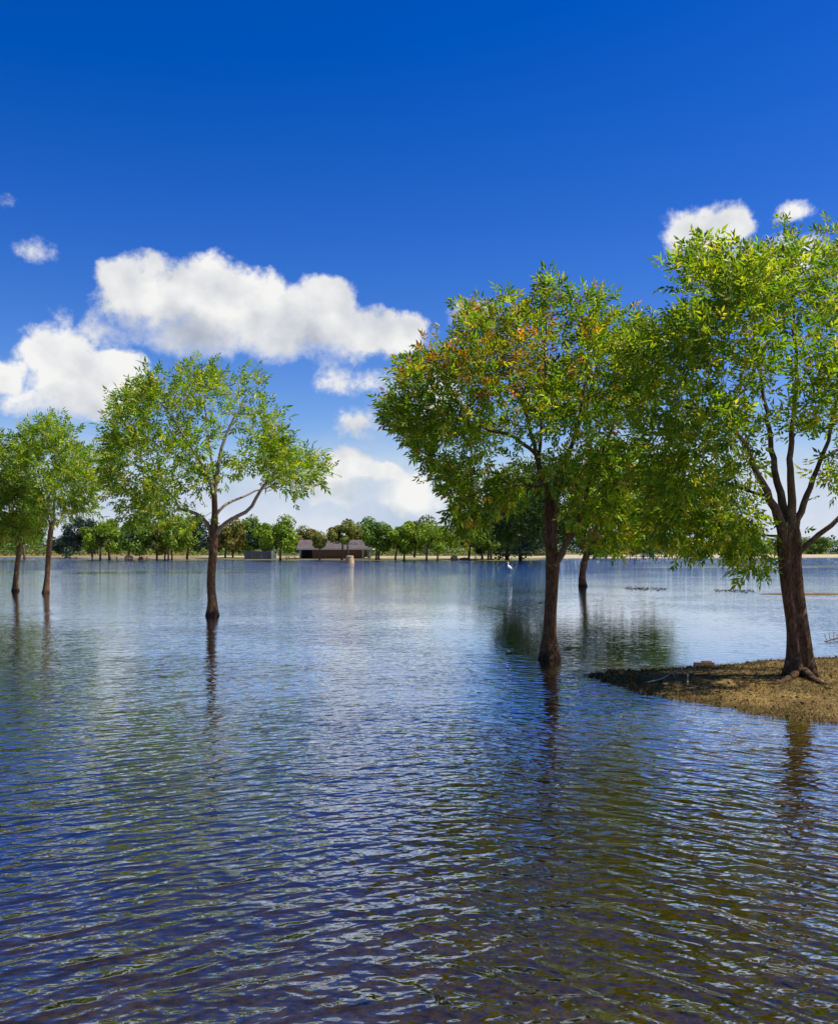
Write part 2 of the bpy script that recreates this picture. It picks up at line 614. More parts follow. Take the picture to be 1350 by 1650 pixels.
gm, t, out = new_mat('ground')
geo = t.new('ShaderNodeNewGeometry').outputs['Position']
a = t.new('ShaderNodeAttribute', attribute_name='tint')
n1 = t.noise(geo, 14.0, 6.0, 0.7)
n2 = t.noise(geo, 2.2, 4.0, 0.6)
c = t.mixc(1.0, a.outputs['Color'], t.mixc(t.maprange(n1, 0.3, 0.72), (0.45, 0.42, 0.36), (1.45, 1.4, 1.25)), 'MULTIPLY')
c = t.mixc(1.0, c, t.mixc(t.maprange(n2, 0.3, 0.7), (0.75, 0.78, 0.7), (1.2, 1.18, 1.1)), 'MULTIPLY')
p = t.new('ShaderNodeBsdfPrincipled')
t.link(c, p.inputs['Base Color'])
p.inputs['Roughness'].default_value = 0.92
p.inputs['Specular IOR Level'].default_value = 0.15
b = t.new('ShaderNodeBump')
b.inputs['Strength'].default_value = 0.8
b.inputs['Distance'].default_value = 0.03
t.link(n1, b.inputs['Height'])
t.link(b.outputs[0], p.inputs['Normal'])
t.link(p.outputs[0], out.inputs['Surface'])
ground = mesh_np('ground', V, Q, gm, color=cg, smooth=True)
tag(ground, kind='structure')

# ------------------------------------------------------------------ water: a shallow murky flood with wind ripples
wm, t, out = new_mat('flood_water')
geo = t.new('ShaderNodeNewGeometry').outputs['Position']
sp = t.new('ShaderNodeSeparateXYZ')
t.link(geo, sp.inputs[0])
X, Y = sp.outputs[0], sp.outputs[1]


gust = t.maprange(t.noise(geo, 0.16, 3.0, 0.55), 0.34, 0.66, 0.6, 1.25)
near_ = t.math('POWER', t.math('MAXIMUM', t.math('DIVIDE', 5.0, t.math('MAXIMUM', Y, 4.0)), 0.0), 0.9)
open_ = t.maprange(Y, 42.0, 110.0, 0.0, 1.0)          # the open reach beyond the trees is more wind-ruffled
near_ = t.math('POWER', near_, 1.25)
gust = t.math('MULTIPLY', gust, t.math('ADD', t.math('MULTIPLY_ADD', near_, 0.54, 0.085), t.math('MULTIPLY', open_, 0.42)))
slick = None
for (px, py, hw, hd) in [(190, 922.0, 15.0, 9.0), (330, 921.5, 9.0, 6.0), (60, 922.0, 7.0, 7.0), (1180, 914.0, 12.0, 4.0)]:
    c_ = gp(px, py)
    q = t.vec('MULTIPLY', t.vec('SUBTRACT', geo, (c_[0], c_[1], 0.0)), (1 / hw, 1 / hd, 0.0))
    q = t.vec('DOT_PRODUCT', q, q, out=1)
    slick = q if slick is None else t.math('MINIMUM', slick, q)
slick = t.math('ADD', slick, t.math('MULTIPLY_ADD', t.noise(t.vec('MULTIPLY', geo, (0.12, 0.5, 1.0)), 1.0, 3.0, 0.6), 1.2, -0.6))
calm = t.maprange(slick, 0.7, 1.4, 0.2, 1.0)
lee = gp(955, 1005)          # sheltered water in the lee of the point
q = t.vec('MULTIPLY', t.vec('SUBTRACT', geo, (lee[0], lee[1], 0.0)), (1 / 5.5, 1 / 13.0, 0.0))
lee_ = t.maprange(t.vec('DOT_PRODUCT', q, q, out=1), 0.5, 1.3, 0.38, 1.0)
amp = t.math('MULTIPLY', t.math('MULTIPLY', gust, calm), lee_)


def wave_height(vec):
    s_ = t.new('ShaderNodeSeparateXYZ')
    t.link(vec, s_.inputs[0])
    X, Y = s_.outputs[0], s_.outputs[1]

    def rot(angle, sx, sy):
        ca, sa = math.cos(angle), math.sin(angle)
        a_ = t.math('MULTIPLY_ADD', X, ca * sx, t.math('MULTIPLY', Y, sa * sx))
        b_ = t.math('MULTIPLY_ADD', X, -sa * sy, t.math('MULTIPLY', Y, ca * sy))
        return t.combine(a_, b_, 0.0)
    # rings spreading from the bank at the photographer's feet
    dx, dy = t.math('SUBTRACT', X, 0.2), t.math('SUBTRACT', Y, 1.3)
    rr = t.math('SQRT', t.math('ADD', t.math('MULTIPLY', dx, dx), t.math('MULTIPLY', dy, dy)))
    th_ = t.math('ARCTAN2', dx, dy)
    ring = t.noise(t.combine(t.math('MULTIPLY', th_, 10.0), t.math('MULTIPLY', rr, 5.6), 0.0), 1.0, 1.5, 0.5, distort=0.4, dim='2D')
    ring = t.math('POWER', ring, 2.4)          # peaked crests, broad troughs
    h_ = t.math('MULTIPLY', ring, 0.046)
    wl = t.maprange(X, -2.2, 2.6, 1.0, 0.0)
    h_ = t.math('MULTIPLY_ADD', t.math('POWER', t.noise(rot(R(34), 2.7, 6.8), 1.0, 1.5, 0.5, distort=0.4, dim='2D'), 1.8), t.math('MULTIPLY_ADD', wl, 0.046, 0.012), h_)
    h_ = t.math('MULTIPLY_ADD', t.math('POWER', t.noise(rot(R(-42), 2.6, 6.8), 1.0, 1.5, 0.5, distort=0.4, dim='2D'), 1.8), t.math('MULTIPLY_ADD', wl, -0.046, 0.060), h_)
    h_ = t.math('MULTIPLY_ADD', t.math('POWER', t.noise(rot(R(5), 6.5, 17.0), 1.0, 2.0, 0.5, dim='2D'), 2.0), 0.012, h_)
    h_ = t.math('MULTIPLY_ADD', t.noise(vec, 9.0, 1.0, 0.5, dim='2D'), t.math('MULTIPLY_ADD', open_, 0.075, 0.004), h_)
    return h_


EPS = 0.012
h0 = wave_height(geo)
hx = wave_height(t.vec('ADD', geo, (EPS, 0, 0)))
hy = wave_height(t.vec('ADD', geo, (0, EPS, 0)))
k_ = t.math('MULTIPLY', amp, -1.0 / EPS)
nrm_ = t.combine(t.math('MULTIPLY', t.math('SUBTRACT', hx, h0), k_), t.math('MULTIPLY', t.math('SUBTRACT', hy, h0), k_), 1.0)
nrm_ = t.vec('NORMALIZE', nrm_)
fr = t.new('ShaderNodeFresnel')
fr.inputs['IOR'].default_value = 1.34
t.link(nrm_, fr.inputs['Normal'])
gl = t.new('ShaderNodeBsdfGlossy')
gl.inputs['Roughness'].default_value = 0.02
gl.inputs['Color'].default_value = (1, 1, 1, 1)
t.link(nrm_, gl.inputs['Normal'])
tr = t.new('ShaderNodeBsdfTransparent')
tr.inputs['Color'].default_value = (0.95, 0.93, 0.85, 1)
fac = t.math('SUBTRACT', 1.0, t.math('POWER', t.math('SUBTRACT', 1.0, fr.outputs[0]), 2.6), clamp=True)
mx = t.new('ShaderNodeMixShader')
t.link(fac, mx.inputs[0])
t.link(tr.outputs[0], mx.inputs[1])
t.link(gl.outputs[0], mx.inputs[2])
t.link(mx.outputs[0], out.inputs['Surface'])
va = t.new('ShaderNodeVolumeAbsorption')
va.inputs['Color'].default_value = (0.66, 0.60, 0.10, 1)
va.inputs['Density'].default_value = 2.9
t.link(va.outputs[0], out.inputs['Volume'])
g = Geo()
g.box((0, 2040, -1.5), (5100, 4180, 3.0))
water = g.build('water', wm)
tag(water, kind='structure')


# ------------------------------------------------------------------ trees
def unit(v):
    return v / (np.linalg.norm(v, axis=-1, keepdims=True) + 1e-9)


def resample(pts, step):
    """Catmull-Rom through rows (x, y, z, r)"""
    P = np.asarray(pts, float)
    P = np.vstack([2 * P[0] - P[1], P, 2 * P[-1] - P[-2]])
    P[0, 3], P[-1, 3] = P[1, 3], P[-2, 3]
    out_ = []
    for i in range(1, len(P) - 2):
        n = max(1, int(np.linalg.norm(P[i + 1, :3] - P[i, :3]) / step))
        for k in range(n):
            s = k / n
            a0, a1, a2, a3 = P[i - 1], P[i], P[i + 1], P[i + 2]
            out_.append(0.5 * (2 * a1 + (a2 - a0) * s + (2 * a0 - 5 * a1 + 4 * a2 - a3) * s * s + (3 * a1 - a0 - 3 * a2 + a3) * s ** 3))
    out_.append(P[-2])
    return np.array(out_)


LEAFLETS = [(0.30, 0.95, 0.9), (0.34, -0.95, 0.9), (0.66, 0.75, 1.0), (0.70, -0.75, 1.0), (0.95, 0.0, 1.15)]


def sprays(pos, dirn, size, colors, r, leaflets=LEAFLETS, wide=0.36, droop=0.35):
    """compound leaves: each a short stalk with folded pointed leaflets; returns V, tris, colours"""
    N = len(pos)
    d = unit(dirn)
    s = unit(np.cross(d, r.normal(size=(N, 3))))
    nrm = np.cross(s, d)
    Vs, Cs = [], []
    for (tt, ang, ln) in leaflets:
        ang_ = ang + r.normal(0, 0.16, N)
        L = size * 0.62 * ln * r.uniform(0.8, 1.15, N)
        b_ = pos + d * (size * tt * 0.8)[:, None]
        e = d * np.cos(ang_)[:, None] + s * np.sin(ang_)[:, None] + nrm * r.normal(0, 0.22, N)[:, None]
        e[:, 2] -= droop * r.uniform(0.2, 1.0, N)
        e = unit(e)
        sd_ = unit(np.cross(nrm, e))
        wv = sd_ * (L * wide * 0.5)[:, None]
        up = nrm * (L * 0.07)[:, None]
        mid = b_ + e * (L * 0.42)[:, None]
        tip = b_ + e * L[:, None] - nrm * (L * 0.10)[:, None]
        Vs.append(np.stack([b_, mid + wv + up, tip, mid - wv + up], 1))
        cj = colors * r.uniform(0.82, 1.18, (N, 1))
        Cs.append(np.repeat(cj[:, None, :], 4, 1))
    V_ = np.stack(Vs, 1).reshape(-1, 3)
    C_ = np.stack(Cs, 1).reshape(-1, 3)
    q = np.arange(len(V_) // 4)[:, None] * 4
    Fc = np.concatenate([q + np.array([0, 1, 2]), q + np.array([0, 2, 3])], 0)
    return V_, Fc, C_


def palette(n, r, cols, wts):
    cols = np.array(cols)
    k = r.choice(len(cols), n, p=np.array(wts) / sum(wts))
    return cols[k] * r.uniform(0.62, 1.34, (n, 1))


def trunk_mesh(line, sides, flare, seed, twin=0.0):
    """line rows x y z r, fine; bark ridges and lumps in the surface"""
    th = np.linspace(0, 2 * math.pi, sides, endpoint=False)
    base = line[0][2]
    V_ = []
    ht = np.concatenate([[0], np.cumsum(np.linalg.norm(np.diff(line[:, :3], axis=0), axis=1))])
    for (x, y, z, rad), hh in zip(line, ht):
        for k, a_ in enumerate(th):
            rr_ = rad
            if twin:
                q_ = twin * rad
                R2 = rad * (1 - twin * 0.62)
                rr_ = q_ * abs(math.cos(a_)) + math.sqrt(max(R2 * R2 - (q_ * math.sin(a_)) ** 2, 1e-6))
            f = flare * math.exp(-max(hh - 0.5, 0) / 0.22) * (1 + 0.55 * math.sin(a_ * 5 + seed))
            lump = mnoise.noise(Vector((math.cos(a_) * 1.6 + seed, math.sin(a_) * 1.6, z * 1.7)))
            rid = mnoise.noise(Vector((math.cos(a_) * 6 + seed, math.sin(a_) * 6, z * 2.2)))
            rr_ *= 1 + f + 0.11 * lump + 0.06 * rid
            V_.append((x + rr_ * math.cos(a_), y + rr_ * math.sin(a_), z))
    n = len(line)
    Q_ = []
    for i in range(n - 1):
        for k in range(sides):
            k2 = (k + 1) % sides
            Q_.append((i * sides + k, i * sides + k2, (i + 1) * sides + k2, (i + 1) * sides + k))
    V_.append(tuple(line[-1][:3]))
    e_ = len(V_) - 1
    for k in range(0, sides, 2):
        o_ = (n - 1) * sides
        Q_.append((e_, o_ + k, o_ + k + 1, o_ + (k + 2) % sides))
    return np.array(V_), np.array(Q_)


def big_tree(name, label, base_px, Y, trunk, limbs, clumps, env, seed, leaf=0.17, per=22, tpc=5, layers=3, pal=None, twin=0.0,
             flare=0.35, rc=0.27, sides=26, roots=None, accent=None, base_z=None, tip=0.004, shell=0.55, slim=0.76, shrink=14.0):
    """A tree of its own shape. trunk: rows (px, py, width px, depth offset m); limbs: lists of the same rows;
    clumps: (px, py, rx, ry, density) of leaf masses; env: (cx, cy, rx, ry, depth half extent m) of the crown."""
    r = np.random.default_rng(seed)
    mpp = Y / F
    b = at(base_px[0], base_px[1], Y)
    bz = b[2] if base_z is None else base_z
    root = empty(name, (b[0], b[1], bz))
    tag(root, label, 'tree', 'trees standing in the flood')
    org = np.array((b[0], b[1], bz))

    def row(q):
        p3 = at(q[0], q[1], Y + (q[3] if len(q) > 3 else 0.0))
        return [*p3, q[2] * mpp / 2 * slim]
    tr_rows = [row(q) for q in trunk]
    first = list(tr_rows[0])
    first[2] -= 0.5
    tr_line = resample([first] + tr_rows, 0.09)
    Vt, Qt = trunk_mesh(tr_line, sides, flare, seed, twin)
    trunk_o = mesh_np('trunk', Vt, Qt, MATS['bark'], root, org, smooth=True)
    # skeleton nodes
    P = [p[:3] for p in tr_line]
    par = [i - 1 for i in range(len(P))]
    rad = [p[3] for p in tr_line]
    limb = [0] * len(P)
    allow = [i > 0.82 * len(P) for i in range(len(P))]
    step = 0.14 if Y < 25 else 0.22
    for li, L in enumerate(limbs, 1):
        rows = resample([row(q) for q in L], step)
        A = np.array(P)
        j = int(np.argmin(np.linalg.norm(A - rows[0][:3], axis=1)))
        for k, q in enumerate(rows):
            P.append(q[:3] + (r.normal(0, 0.012, 3) if k > 1 else 0))
            par.append(j)
            j = len(P) - 1
            rad.append(q[3])
            limb.append(li)
            allow.append(k > 0.25 * len(rows))
    n_manual = len(P)
    # leaf-bearing twig tips
    T = []
    cx0, cy0, erx, ery, ez = env
    top_drop = 18.0 if Y < 25 else 8.0
    for (cx, cy, rx, ry, dn) in clumps:
        cx += max(0.0, (cx0 - cx) / erx - 0.45) * shrink
        rho = min(0.97, math.hypot((cx - cx0) / erx, (cy - cy0) / ery))
        zmax = ez * math.sqrt(1 - rho * rho)
        for lay in range(layers):
            o_ = 0.0 if layers == 1 else (lay / (layers - 1) - 0.5) * 1.5
            zc = o_ * zmax
            n = r.poisson(tpc * dn)
            for _ in range(n):
                q = r.normal(size=3)
                q = q / np.linalg.norm(q) * (shell + (1 - shell) * r.random()) ** 0.7
                T.append(at(cx + q[0] * rx, cy + top_drop * max(0, (cy0 - cy) / ery) + q[1] * ry, Y + zc + q[2] * (rx + ry) / 2 * mpp))
    T = np.array(T)
    A0 = np.array(P)[np.array(allow)]
    dmin = np.array([np.min(np.linalg.norm(A0 - q, axis=1)) for q in T])
    T = T[np.argsort(dmin)]
    CAP = 30000
    PA = np.zeros((CAP, 3))
    PA[:len(P)] = np.array(P)
    DA = np.zeros((CAP, 3))
    PL = np.zeros(CAP)
    for i in range(len(P)):
        if par[i] >= 0:
            v = PA[i] - PA[par[i]]
            PL[i] = PL[par[i]] + np.linalg.norm(v)
            DA[i] = v / (np.linalg.norm(v) + 1e-9)
        else:
            DA[i] = (0, 0, 1)
    AL = np.zeros(CAP, bool)
    AL[:len(P)] = allow
    par = list(par) + [0] * (CAP - len(P))
    limb = list(limb) + [0] * (CAP - len(P))
    N = len(P)
    sp_pos, sp_dir = [], []
    cen = at(cx0, cy0 + ery * 0.45, Y)
    for q in T:
        dv = q - PA[:N]
        dist = np.linalg.norm(dv, axis=1)
        cosang = np.einsum('ij,ij->i', dv, DA[:N]) / (dist + 1e-9)
        cost = dist * (1.45 - 0.45 * cosang) + 0.22 * PL[:N] + np.where(AL[:N], 0, 1e6)
        j = int(np.argmin(cost))
        p0, L = PA[j], dist[j]
        c_ = p0 + DA[j] * L * 0.40 + np.array((0, 0, 0.06 * L)) + r.normal(0, 0.05 * L, 3)
        n = max(2, int(L / step))
        prev = j
        for k in range(1, n + 1):
            s = k / n
            pt = (1 - s) ** 2 * p0 + 2 * s * (1 - s) * c_ + s * s * q
            if k < n:
                pt = pt + r.normal(0, 0.012, 3)
            if N >= CAP:
                break
            PA[N] = pt
            v = pt - PA[prev]
            DA[N] = v / (np.linalg.norm(v) + 1e-9)
            PL[N] = PL[prev] + np.linalg.norm(v)
            AL[N] = True
            par[N] = prev
            limb[N] = limb[prev]
            prev = N
            N += 1
        m = max(4, int(r.normal(per, per * 0.25)))
        tdir = DA[prev]
        back = r.random(m) ** 1.4
        along = q - tdir * (back * min(L, 0.55))[:, None] * 1.0
        jit = r.normal(size=(m, 3))
        jit = jit / np.linalg.norm(jit, axis=1)[:, None] * (rc * r.random(m) ** 0.5)[:, None]
        pp = along + jit
        outw_ = unit(pp - cen)
        dd = unit(jit) * 0.8 + tdir * 0.5 + outw_ * 0.45 + r.normal(0, 0.35, (m, 3))
        dd[:, 2] += 0.12
        sp_pos.append(pp)
        sp_dir.append(dd)
    # radii by the number of twigs carried
    cnt = np.zeros(N)
    haschild = np.zeros(N, bool)
    for i in range(N):
        if par[i] >= 0:
            haschild[par[i]] = True
    cnt[~haschild] = 1
    for i in range(N - 1, 0, -1):
        if par[i] >= 0:
            cnt[par[i]] += cnt[i]
    rads = np.zeros(N)
    rads[:n_manual] = rad
    for i in range(n_manual, N):
        rads[i] = min(tip * cnt[i] ** 0.45, 0.8 * rads[par[i]])
    kids = [[] for _ in range(N)]
    for i in range(N):
        if par[i] >= 0:
            kids[par[i]].append(i)
    geos = {}
    nt = len(tr_line)
    stack = []
    for i in range(nt):
        for k in kids[i]:
            if k >= nt:
                stack.append((i, k))
    while stack:
        a_, k = stack.pop()
        chain = [a_, k]
        cur = k
        while kids[cur]:
            ks = sorted(kids[cur], key=lambda i: -cnt[i] - (1e6 if i < n_manual else 0))
            for o_ in ks[1:]:
                stack.append((cur, o_))
            cur = ks[0]
            chain.append(cur)
        rr_ = rads[chain].copy()
        rr_[0] = rr_[1]
        big = rr_[0] > 0.03
        gg = geos.setdefault(limb[chain[1]], Geo())
        gg.tube(PA[chain], rr_, 10 if big else 4)
    for li in sorted(geos):
        nm = 'limb' if li else 'branch'
        geos[li].build(nm, MATS['limb_bark'] if Y < 25 else MATS['twig_bark'], root, org, smooth=True)
    pos = np.concatenate(sp_pos)
    dr = np.concatenate(sp_dir)
    n = len(pos)
    pal = pal or [((0.125, 0.195, 0.010), 4), ((0.19, 0.235, 0.014), 3), ((0.065, 0.13, 0.010), 3), ((0.30, 0.28, 0.03), 1.2)]
    cc = palette(n, r, [p_[0] for p_ in pal], [p_[1] for p_ in pal]) * np.array((1.36, 1.46, 1.05))
    if accent is not None:
        cc = accent(pos, cc, r)
    Vl, Fl, Cl = sprays(pos, dr, leaf * r.uniform(0.75, 1.25, n), cc, r)
    mesh_np('crown', Vl, Fl, MATS['leaf'], root, org, color=np.clip(Cl, 0, 0.8))
    if roots:
        for rt in roots:
            pts = resample([[*gp(q[0], q[1], q[3])[:3], q[2] * mpp / 2] for q in rt], 0.08)
            Geo().tube(pts[:, :3], pts[:, 3], 9).build('root', MATS['bark'], root, org, smooth=True)
    return root


# -- the tree on the grassy point (right)
big_tree('ash_tree', 'tall green tree rooted on the bare grassy point at the right', (1290, 1098), 14.85,
         [(1291, 1104, 58, 0), (1289, 1070, 50, 0), (1285, 1020, 45, 0), (1278, 960, 43, 0), (1273, 910, 43, 0), (1272, 880, 46, 0), (1272, 862, 44, 0), (1272, 846, 34, 0), (1273, 834, 18, 0)],
         [[(1266, 880, 30, 0), (1260, 850, 25, -.05), (1242, 805, 18, -.15), (1222, 765, 14, -.3), (1206, 725, 11, -.5), (1180, 690, 8, -.7), (1140, 665, 6, -.9), (1095, 655, 4, -1.0)],
          [(1270, 875, 28, .05), (1266, 840, 23, .1), (1257, 795, 18, .2), (1244, 740, 14, .3), (1237, 690, 11, .4), (1228, 620, 8, .6), (1210, 520, 5, .7), (1195, 440, 3, .8)],
          [(1274, 875, 28, 0), (1276, 840, 22, 0), (1275, 790, 18, -.1), (1273, 740, 14, -.2), (1277, 680, 11, -.2), (1283, 600, 8, -.2), (1278, 500, 5, -.1), (1275, 410, 3, 0)],
          [(1276, 872, 24, .1), (1285, 838, 17, .2), (1304, 785, 13, .3), (1322, 740, 10, .3), (1338, 690, 8, .2), (1352, 610, 6, .2), (1362, 500, 4, .3)],
          [(1288, 890, 13, -.1), (1318, 862, 12, -.3), (1352, 832, 10, -.4), (1400, 800, 8, -.4), (1450, 740, 6, -.3), (1480, 680, 4, -.2)],
          [(1322, 740, 8, .3), (1345, 728, 7, .5), (1385, 705, 6, .7), (1420, 640, 4, .8)],
          [(1240, 800, 9, -.1), (1200, 790, 7, .4), (1150, 775, 6, .7), (1090, 790, 4, .9)]],
         [(1128, 425, 40, 42, .8), (1205, 425, 46, 42, .9), (1270, 398, 42, 40, 1), (1340, 408, 46, 42, 1), (1415, 430, 46, 42, .9), (1490, 500, 45, 50, .8),
          (1075, 515, 45, 40, .8), (1150, 505, 52, 48, 1), (1230, 495, 52, 48, 1), (1310, 490, 52, 48, 1.1), (1390, 510, 52, 48, 1),
          (1030, 575, 42, 40, .8), (1105, 595, 55, 50, 1), (1185, 585, 52, 48, 1), (1265, 580, 50, 45, .7), (1340, 585, 50, 48, .9), (1425, 590, 50, 50, .9),
          (1050, 670, 55, 50, 1), (1130, 685, 55, 48, 1), (1205, 665, 45, 40, .6), (1330, 665, 45, 40, .7), (1420, 680, 50, 45, .8),
          (1060, 760, 55, 46, 1), (1135, 765, 52, 44, 1), (1195, 750, 35, 40, .5), (1060, 835, 45, 36, 1), (1115, 840, 50, 36, 1), (1180, 842, 38, 30, .8),
          (1096, 890, 18, 22, .6), (1205, 868, 24, 18, .6), (1345, 775, 16, 16, .5), (1440, 770, 40, 36, .8), (1390, 740, 30, 26, .5), (1210, 905, 6, 12, .25)],
         (1250, 620, 260, 290, 2.2), 11, leaf=0.182, per=20, tpc=4.8, twin=0.46, flare=0.55, slim=0.71,
         roots=[[(1283, 1085, 14, .14), (1265, 1097, 10, .10), (1248, 1103, 7, .085), (1222, 1104, 4, .055)],
                [(1297, 1082, 14, .18), (1312, 1096, 11, .11), (1327, 1103, 8, .095), (1348, 1107, 4, .06)]])


# -- the tree in the water with turning leaves (middle right)
def autumn(pos, cc, r):
    px = 675 + F * pos[:, 0] / pos[:, 1]
    py = 888 - F * (pos[:, 2] - 2.0) / pos[:, 1]
    k = np.exp(-((px - 790) / 150) ** 2 - ((py - 570) / 75) ** 2) * 0.40 + 0.04
    hit = r.random(len(pos)) < k
    c2 = palette(len(pos), r, [(0.38, 0.25, 0.025), (0.42, 0.18, 0.025), (0.32, 0.28, 0.035), (0.26, 0.12, 0.03)], [3, 1.2, 4, 1])
    out_ = cc.copy()
    out_[hit] = c2[hit]
    return out_


big_tree('ash_tree', 'tree with orange turning leaves and a forked trunk standing in the water', (886, 1062), 17.9,
         [(886, 1063, 38, 0), (885, 1030, 31, 0), (887, 985, 27, 0), (889, 940, 27, 0), (890, 912, 30, 0), (889, 895, 27, 0), (886, 860, 24, 0), (886, 825, 21, 0), (884, 795, 19, 0)],
         [[(893, 912, 16, 0), (906, 890, 15, -.1), (920, 862, 13, -.2), (936, 830, 11, -.3), (950, 780, 8, -.5), (975, 720, 6, -.7), (1000, 640, 4, -.8)],
          [(893, 880, 13, -.1), (894, 840, 12, -.15), (897, 805, 10, -.2), (908, 760, 8, -.3), (925, 700, 6, -.4), (950, 600, 4, -.5)],
          [(884, 800, 14, 0), (868, 755, 12, .1), (860, 715, 9, .2), (840, 650, 7, .3), (815, 580, 5, .3), (790, 500, 3, .3)],
          [(885, 800, 13, .1), (903, 762, 11, .2), (922, 715, 9, .4), (938, 670, 7, .6), (965, 580, 5, .7), (975, 510, 3, .7)],
          [(862, 730, 9, 0), (830, 705, 7, -.2), (780, 690, 6, -.4), (720, 670, 4, -.6), (660, 650, 3, -.7)],
          [(878, 785, 8, -.1), (845, 780, 6, -.4), (800, 785, 5, -.7), (750, 800, 3, -.9)],
          [(868, 755, 8, .2), (872, 690, 7, 0), (878, 600, 5, -.1), (880, 500, 3, -.1)]],
         [(690, 560, 42, 36, .9), (765, 512, 42, 38, .9), (830, 508, 42, 38, 1), (882, 470, 20, 32, .5), (950, 500, 40, 34, .9), (1005, 535, 40, 38, .9),
          (650, 608, 36, 28, .7), (720, 615, 55, 46, 1.2), (800, 585, 60, 50, 1.3), (880, 565, 56, 50, 1.3), (960, 585, 54, 50, 1.2), (1030, 610, 48, 46, 1),
          (628, 665, 26, 22, .6), (680, 690, 42, 30, .8), (755, 680, 46, 34, 1), (830, 655, 54, 46, 1.2), (910, 650, 54, 46, 1.2), (990, 670, 54, 46, 1.1),
          (655, 700, 30, 20, .5), (695, 752, 26, 24, .5), (742, 765, 36, 28, .8), (800, 730, 40, 28, .7), (760, 815, 24, 20, .6), (830, 790, 34, 26, .8), (745, 840, 12, 10, .3),
          (975, 755, 52, 44, 1.1), (1030, 760, 45, 45, 1), (945, 815, 40, 26, .8), (1010, 825, 46, 34, 1), (900, 740, 34, 40, .6), (985, 862, 34, 18, .6), (800, 800, 25, 18, .5)],
         (860, 650, 250, 215, 2.3), 23, leaf=0.186, per=21, tpc=4.8, accent=autumn, flare=0.2, shrink=45.0,
         pal=[((0.11, 0.185, 0.010), 4), ((0.17, 0.225, 0.014), 3), ((0.06, 0.125, 0.010), 3), ((0.26, 0.25, 0.03), 1.2)])

# -- the lone spreading tree at the left
big_tree('ash_tree', 'lone spreading tree with a low crooked left limb standing in open water', (341, 992), 29.9,
         [(342, 993, 25, 0), (342, 970, 21, 0), (340, 940, 18, 0), (342, 910, 18, 0), (344, 880, 18, 0), (345, 855, 18, 0), (346, 825, 13, 0), (345, 795, 12, 0)],
         [[(348, 862, 11, 0), (363, 842, 9, -.2), (395, 826, 8, -.3), (413, 803, 7, -.4), (425, 782, 6, -.4), (452, 768, 4, -.4), (490, 758, 3, -.3)],
          [(349, 828, 7, .2), (364, 812, 6, .4), (386, 802, 5, .7), (412, 792, 4, 1.0), (445, 780, 3, 1.2)],
          [(342, 868, 9, 0), (334, 845, 8, .1), (316, 827, 7, .2), (290, 819, 6, .3), (283, 804, 5, .3), (255, 780, 4, .2), (215, 745, 3, .0)],
          [(345, 798, 10, 0), (351, 755, 9, .1), (357, 722, 7, .2), (372, 685, 5, .3), (395, 640, 3, .4)],
          [(344, 798, 9, 0), (337, 770, 7, -.2), (322, 742, 6, -.4), (302, 712, 4, -.6), (270, 660, 3, -.9)],
          [(345, 795, 8, .1), (343, 760, 6, .3), (338, 715, 5, .5), (330, 650, 3, .7)],
          [(340, 775, 5, .1), (310, 750, 4, .5), (260, 720, 3, .9), (205, 690, 2.4, 1.2)]],
         [(208, 640, 38, 26, .9), (268, 612, 45, 26, 1), (330, 602, 42, 22, 1), (388, 622, 42, 26, .9), (425, 652, 24, 24, .6),
          (196, 690, 38, 32, 1), (255, 665, 45, 34, 1.1), (315, 650, 40, 30, .6), (376, 650, 26, 18, .3), (420, 690, 34, 24, .7), (440, 722, 30, 20, .7),
          (178, 725, 22, 26, .8), (225, 735, 46, 36, 1.2), (280, 720, 46, 34, 1.1), (318, 705, 30, 30, .4), (460, 740, 40, 20, .9), (503, 752, 24, 20, .8),
          (190, 780, 28, 24, .9), (240, 785, 44, 28, 1.1), (292, 775, 36, 24, .8), (225, 822, 36, 20, .9), (270, 830, 40, 16, .7), (320, 765, 22, 18, .5),
          (480, 788, 9, 16, .5), (388, 748, 18, 14, .5), (362, 778, 9, 9, .25), (402, 712, 18, 12, .25), (305, 845, 22, 10, .4), (440, 765, 22, 10, .4)],
         (320, 715, 215, 140, 3.0), 37, leaf=0.24, per=14, tpc=4.8, rc=0.38, sides=18, flare=0.18, tip=0.005, shell=0.5)

# -- the pair at the left edge
big_tree('ash_tree', 'pale yellow-green tree, right one of the pair near the left edge', (75, 956), 45.8,
         [(74, 957, 15, 0), (76, 930, 11, 0), (78, 900, 11, 0), (80, 875, 11, 0), (82, 855, 11, 0), (85, 842, 10, 0)],
         [[(83, 850, 6, 0), (75, 825, 5, .2), (70, 800, 4, .4), (62, 760, 3, .6)], [(86, 845, 6, 0), (88, 805, 5, -.2), (88, 760, 4, -.3), (90, 710, 2.4, -.3)],
          [(86, 845, 5, 0), (97, 822, 4, -.4), (112, 800, 3, -.8), (130, 770, 2.4, -1)], [(85, 845, 5, 0), (80, 800, 4, .6), (105, 740, 3, 1)]],
         [(85, 690, 26, 22, 1), (55, 705, 28, 24, 1), (115, 712, 22, 24, .9), (40, 740, 26, 24, .8), (80, 740, 30, 26, 1), (122, 750, 24, 26, 1), (145, 775, 16, 22, .7),
          (60, 785, 28, 22, .8), (100, 785, 26, 24, .9), (128, 812, 20, 14, .7), (105, 820, 14, 10, .4), (60, 820, 18, 14, .5), (155, 735, 12, 16, .4)],
         (88, 755, 85, 90, 2.2), 41, leaf=0.32, per=18, tpc=5.4, rc=0.45, sides=14, flare=0.2, tip=0.006,
         pal=[((0.13, 0.20, 0.016), 4), ((0.19, 0.245, 0.025), 3), ((0.08, 0.15, 0.014), 2.5), ((0.30, 0.29, 0.06), 1.0)])
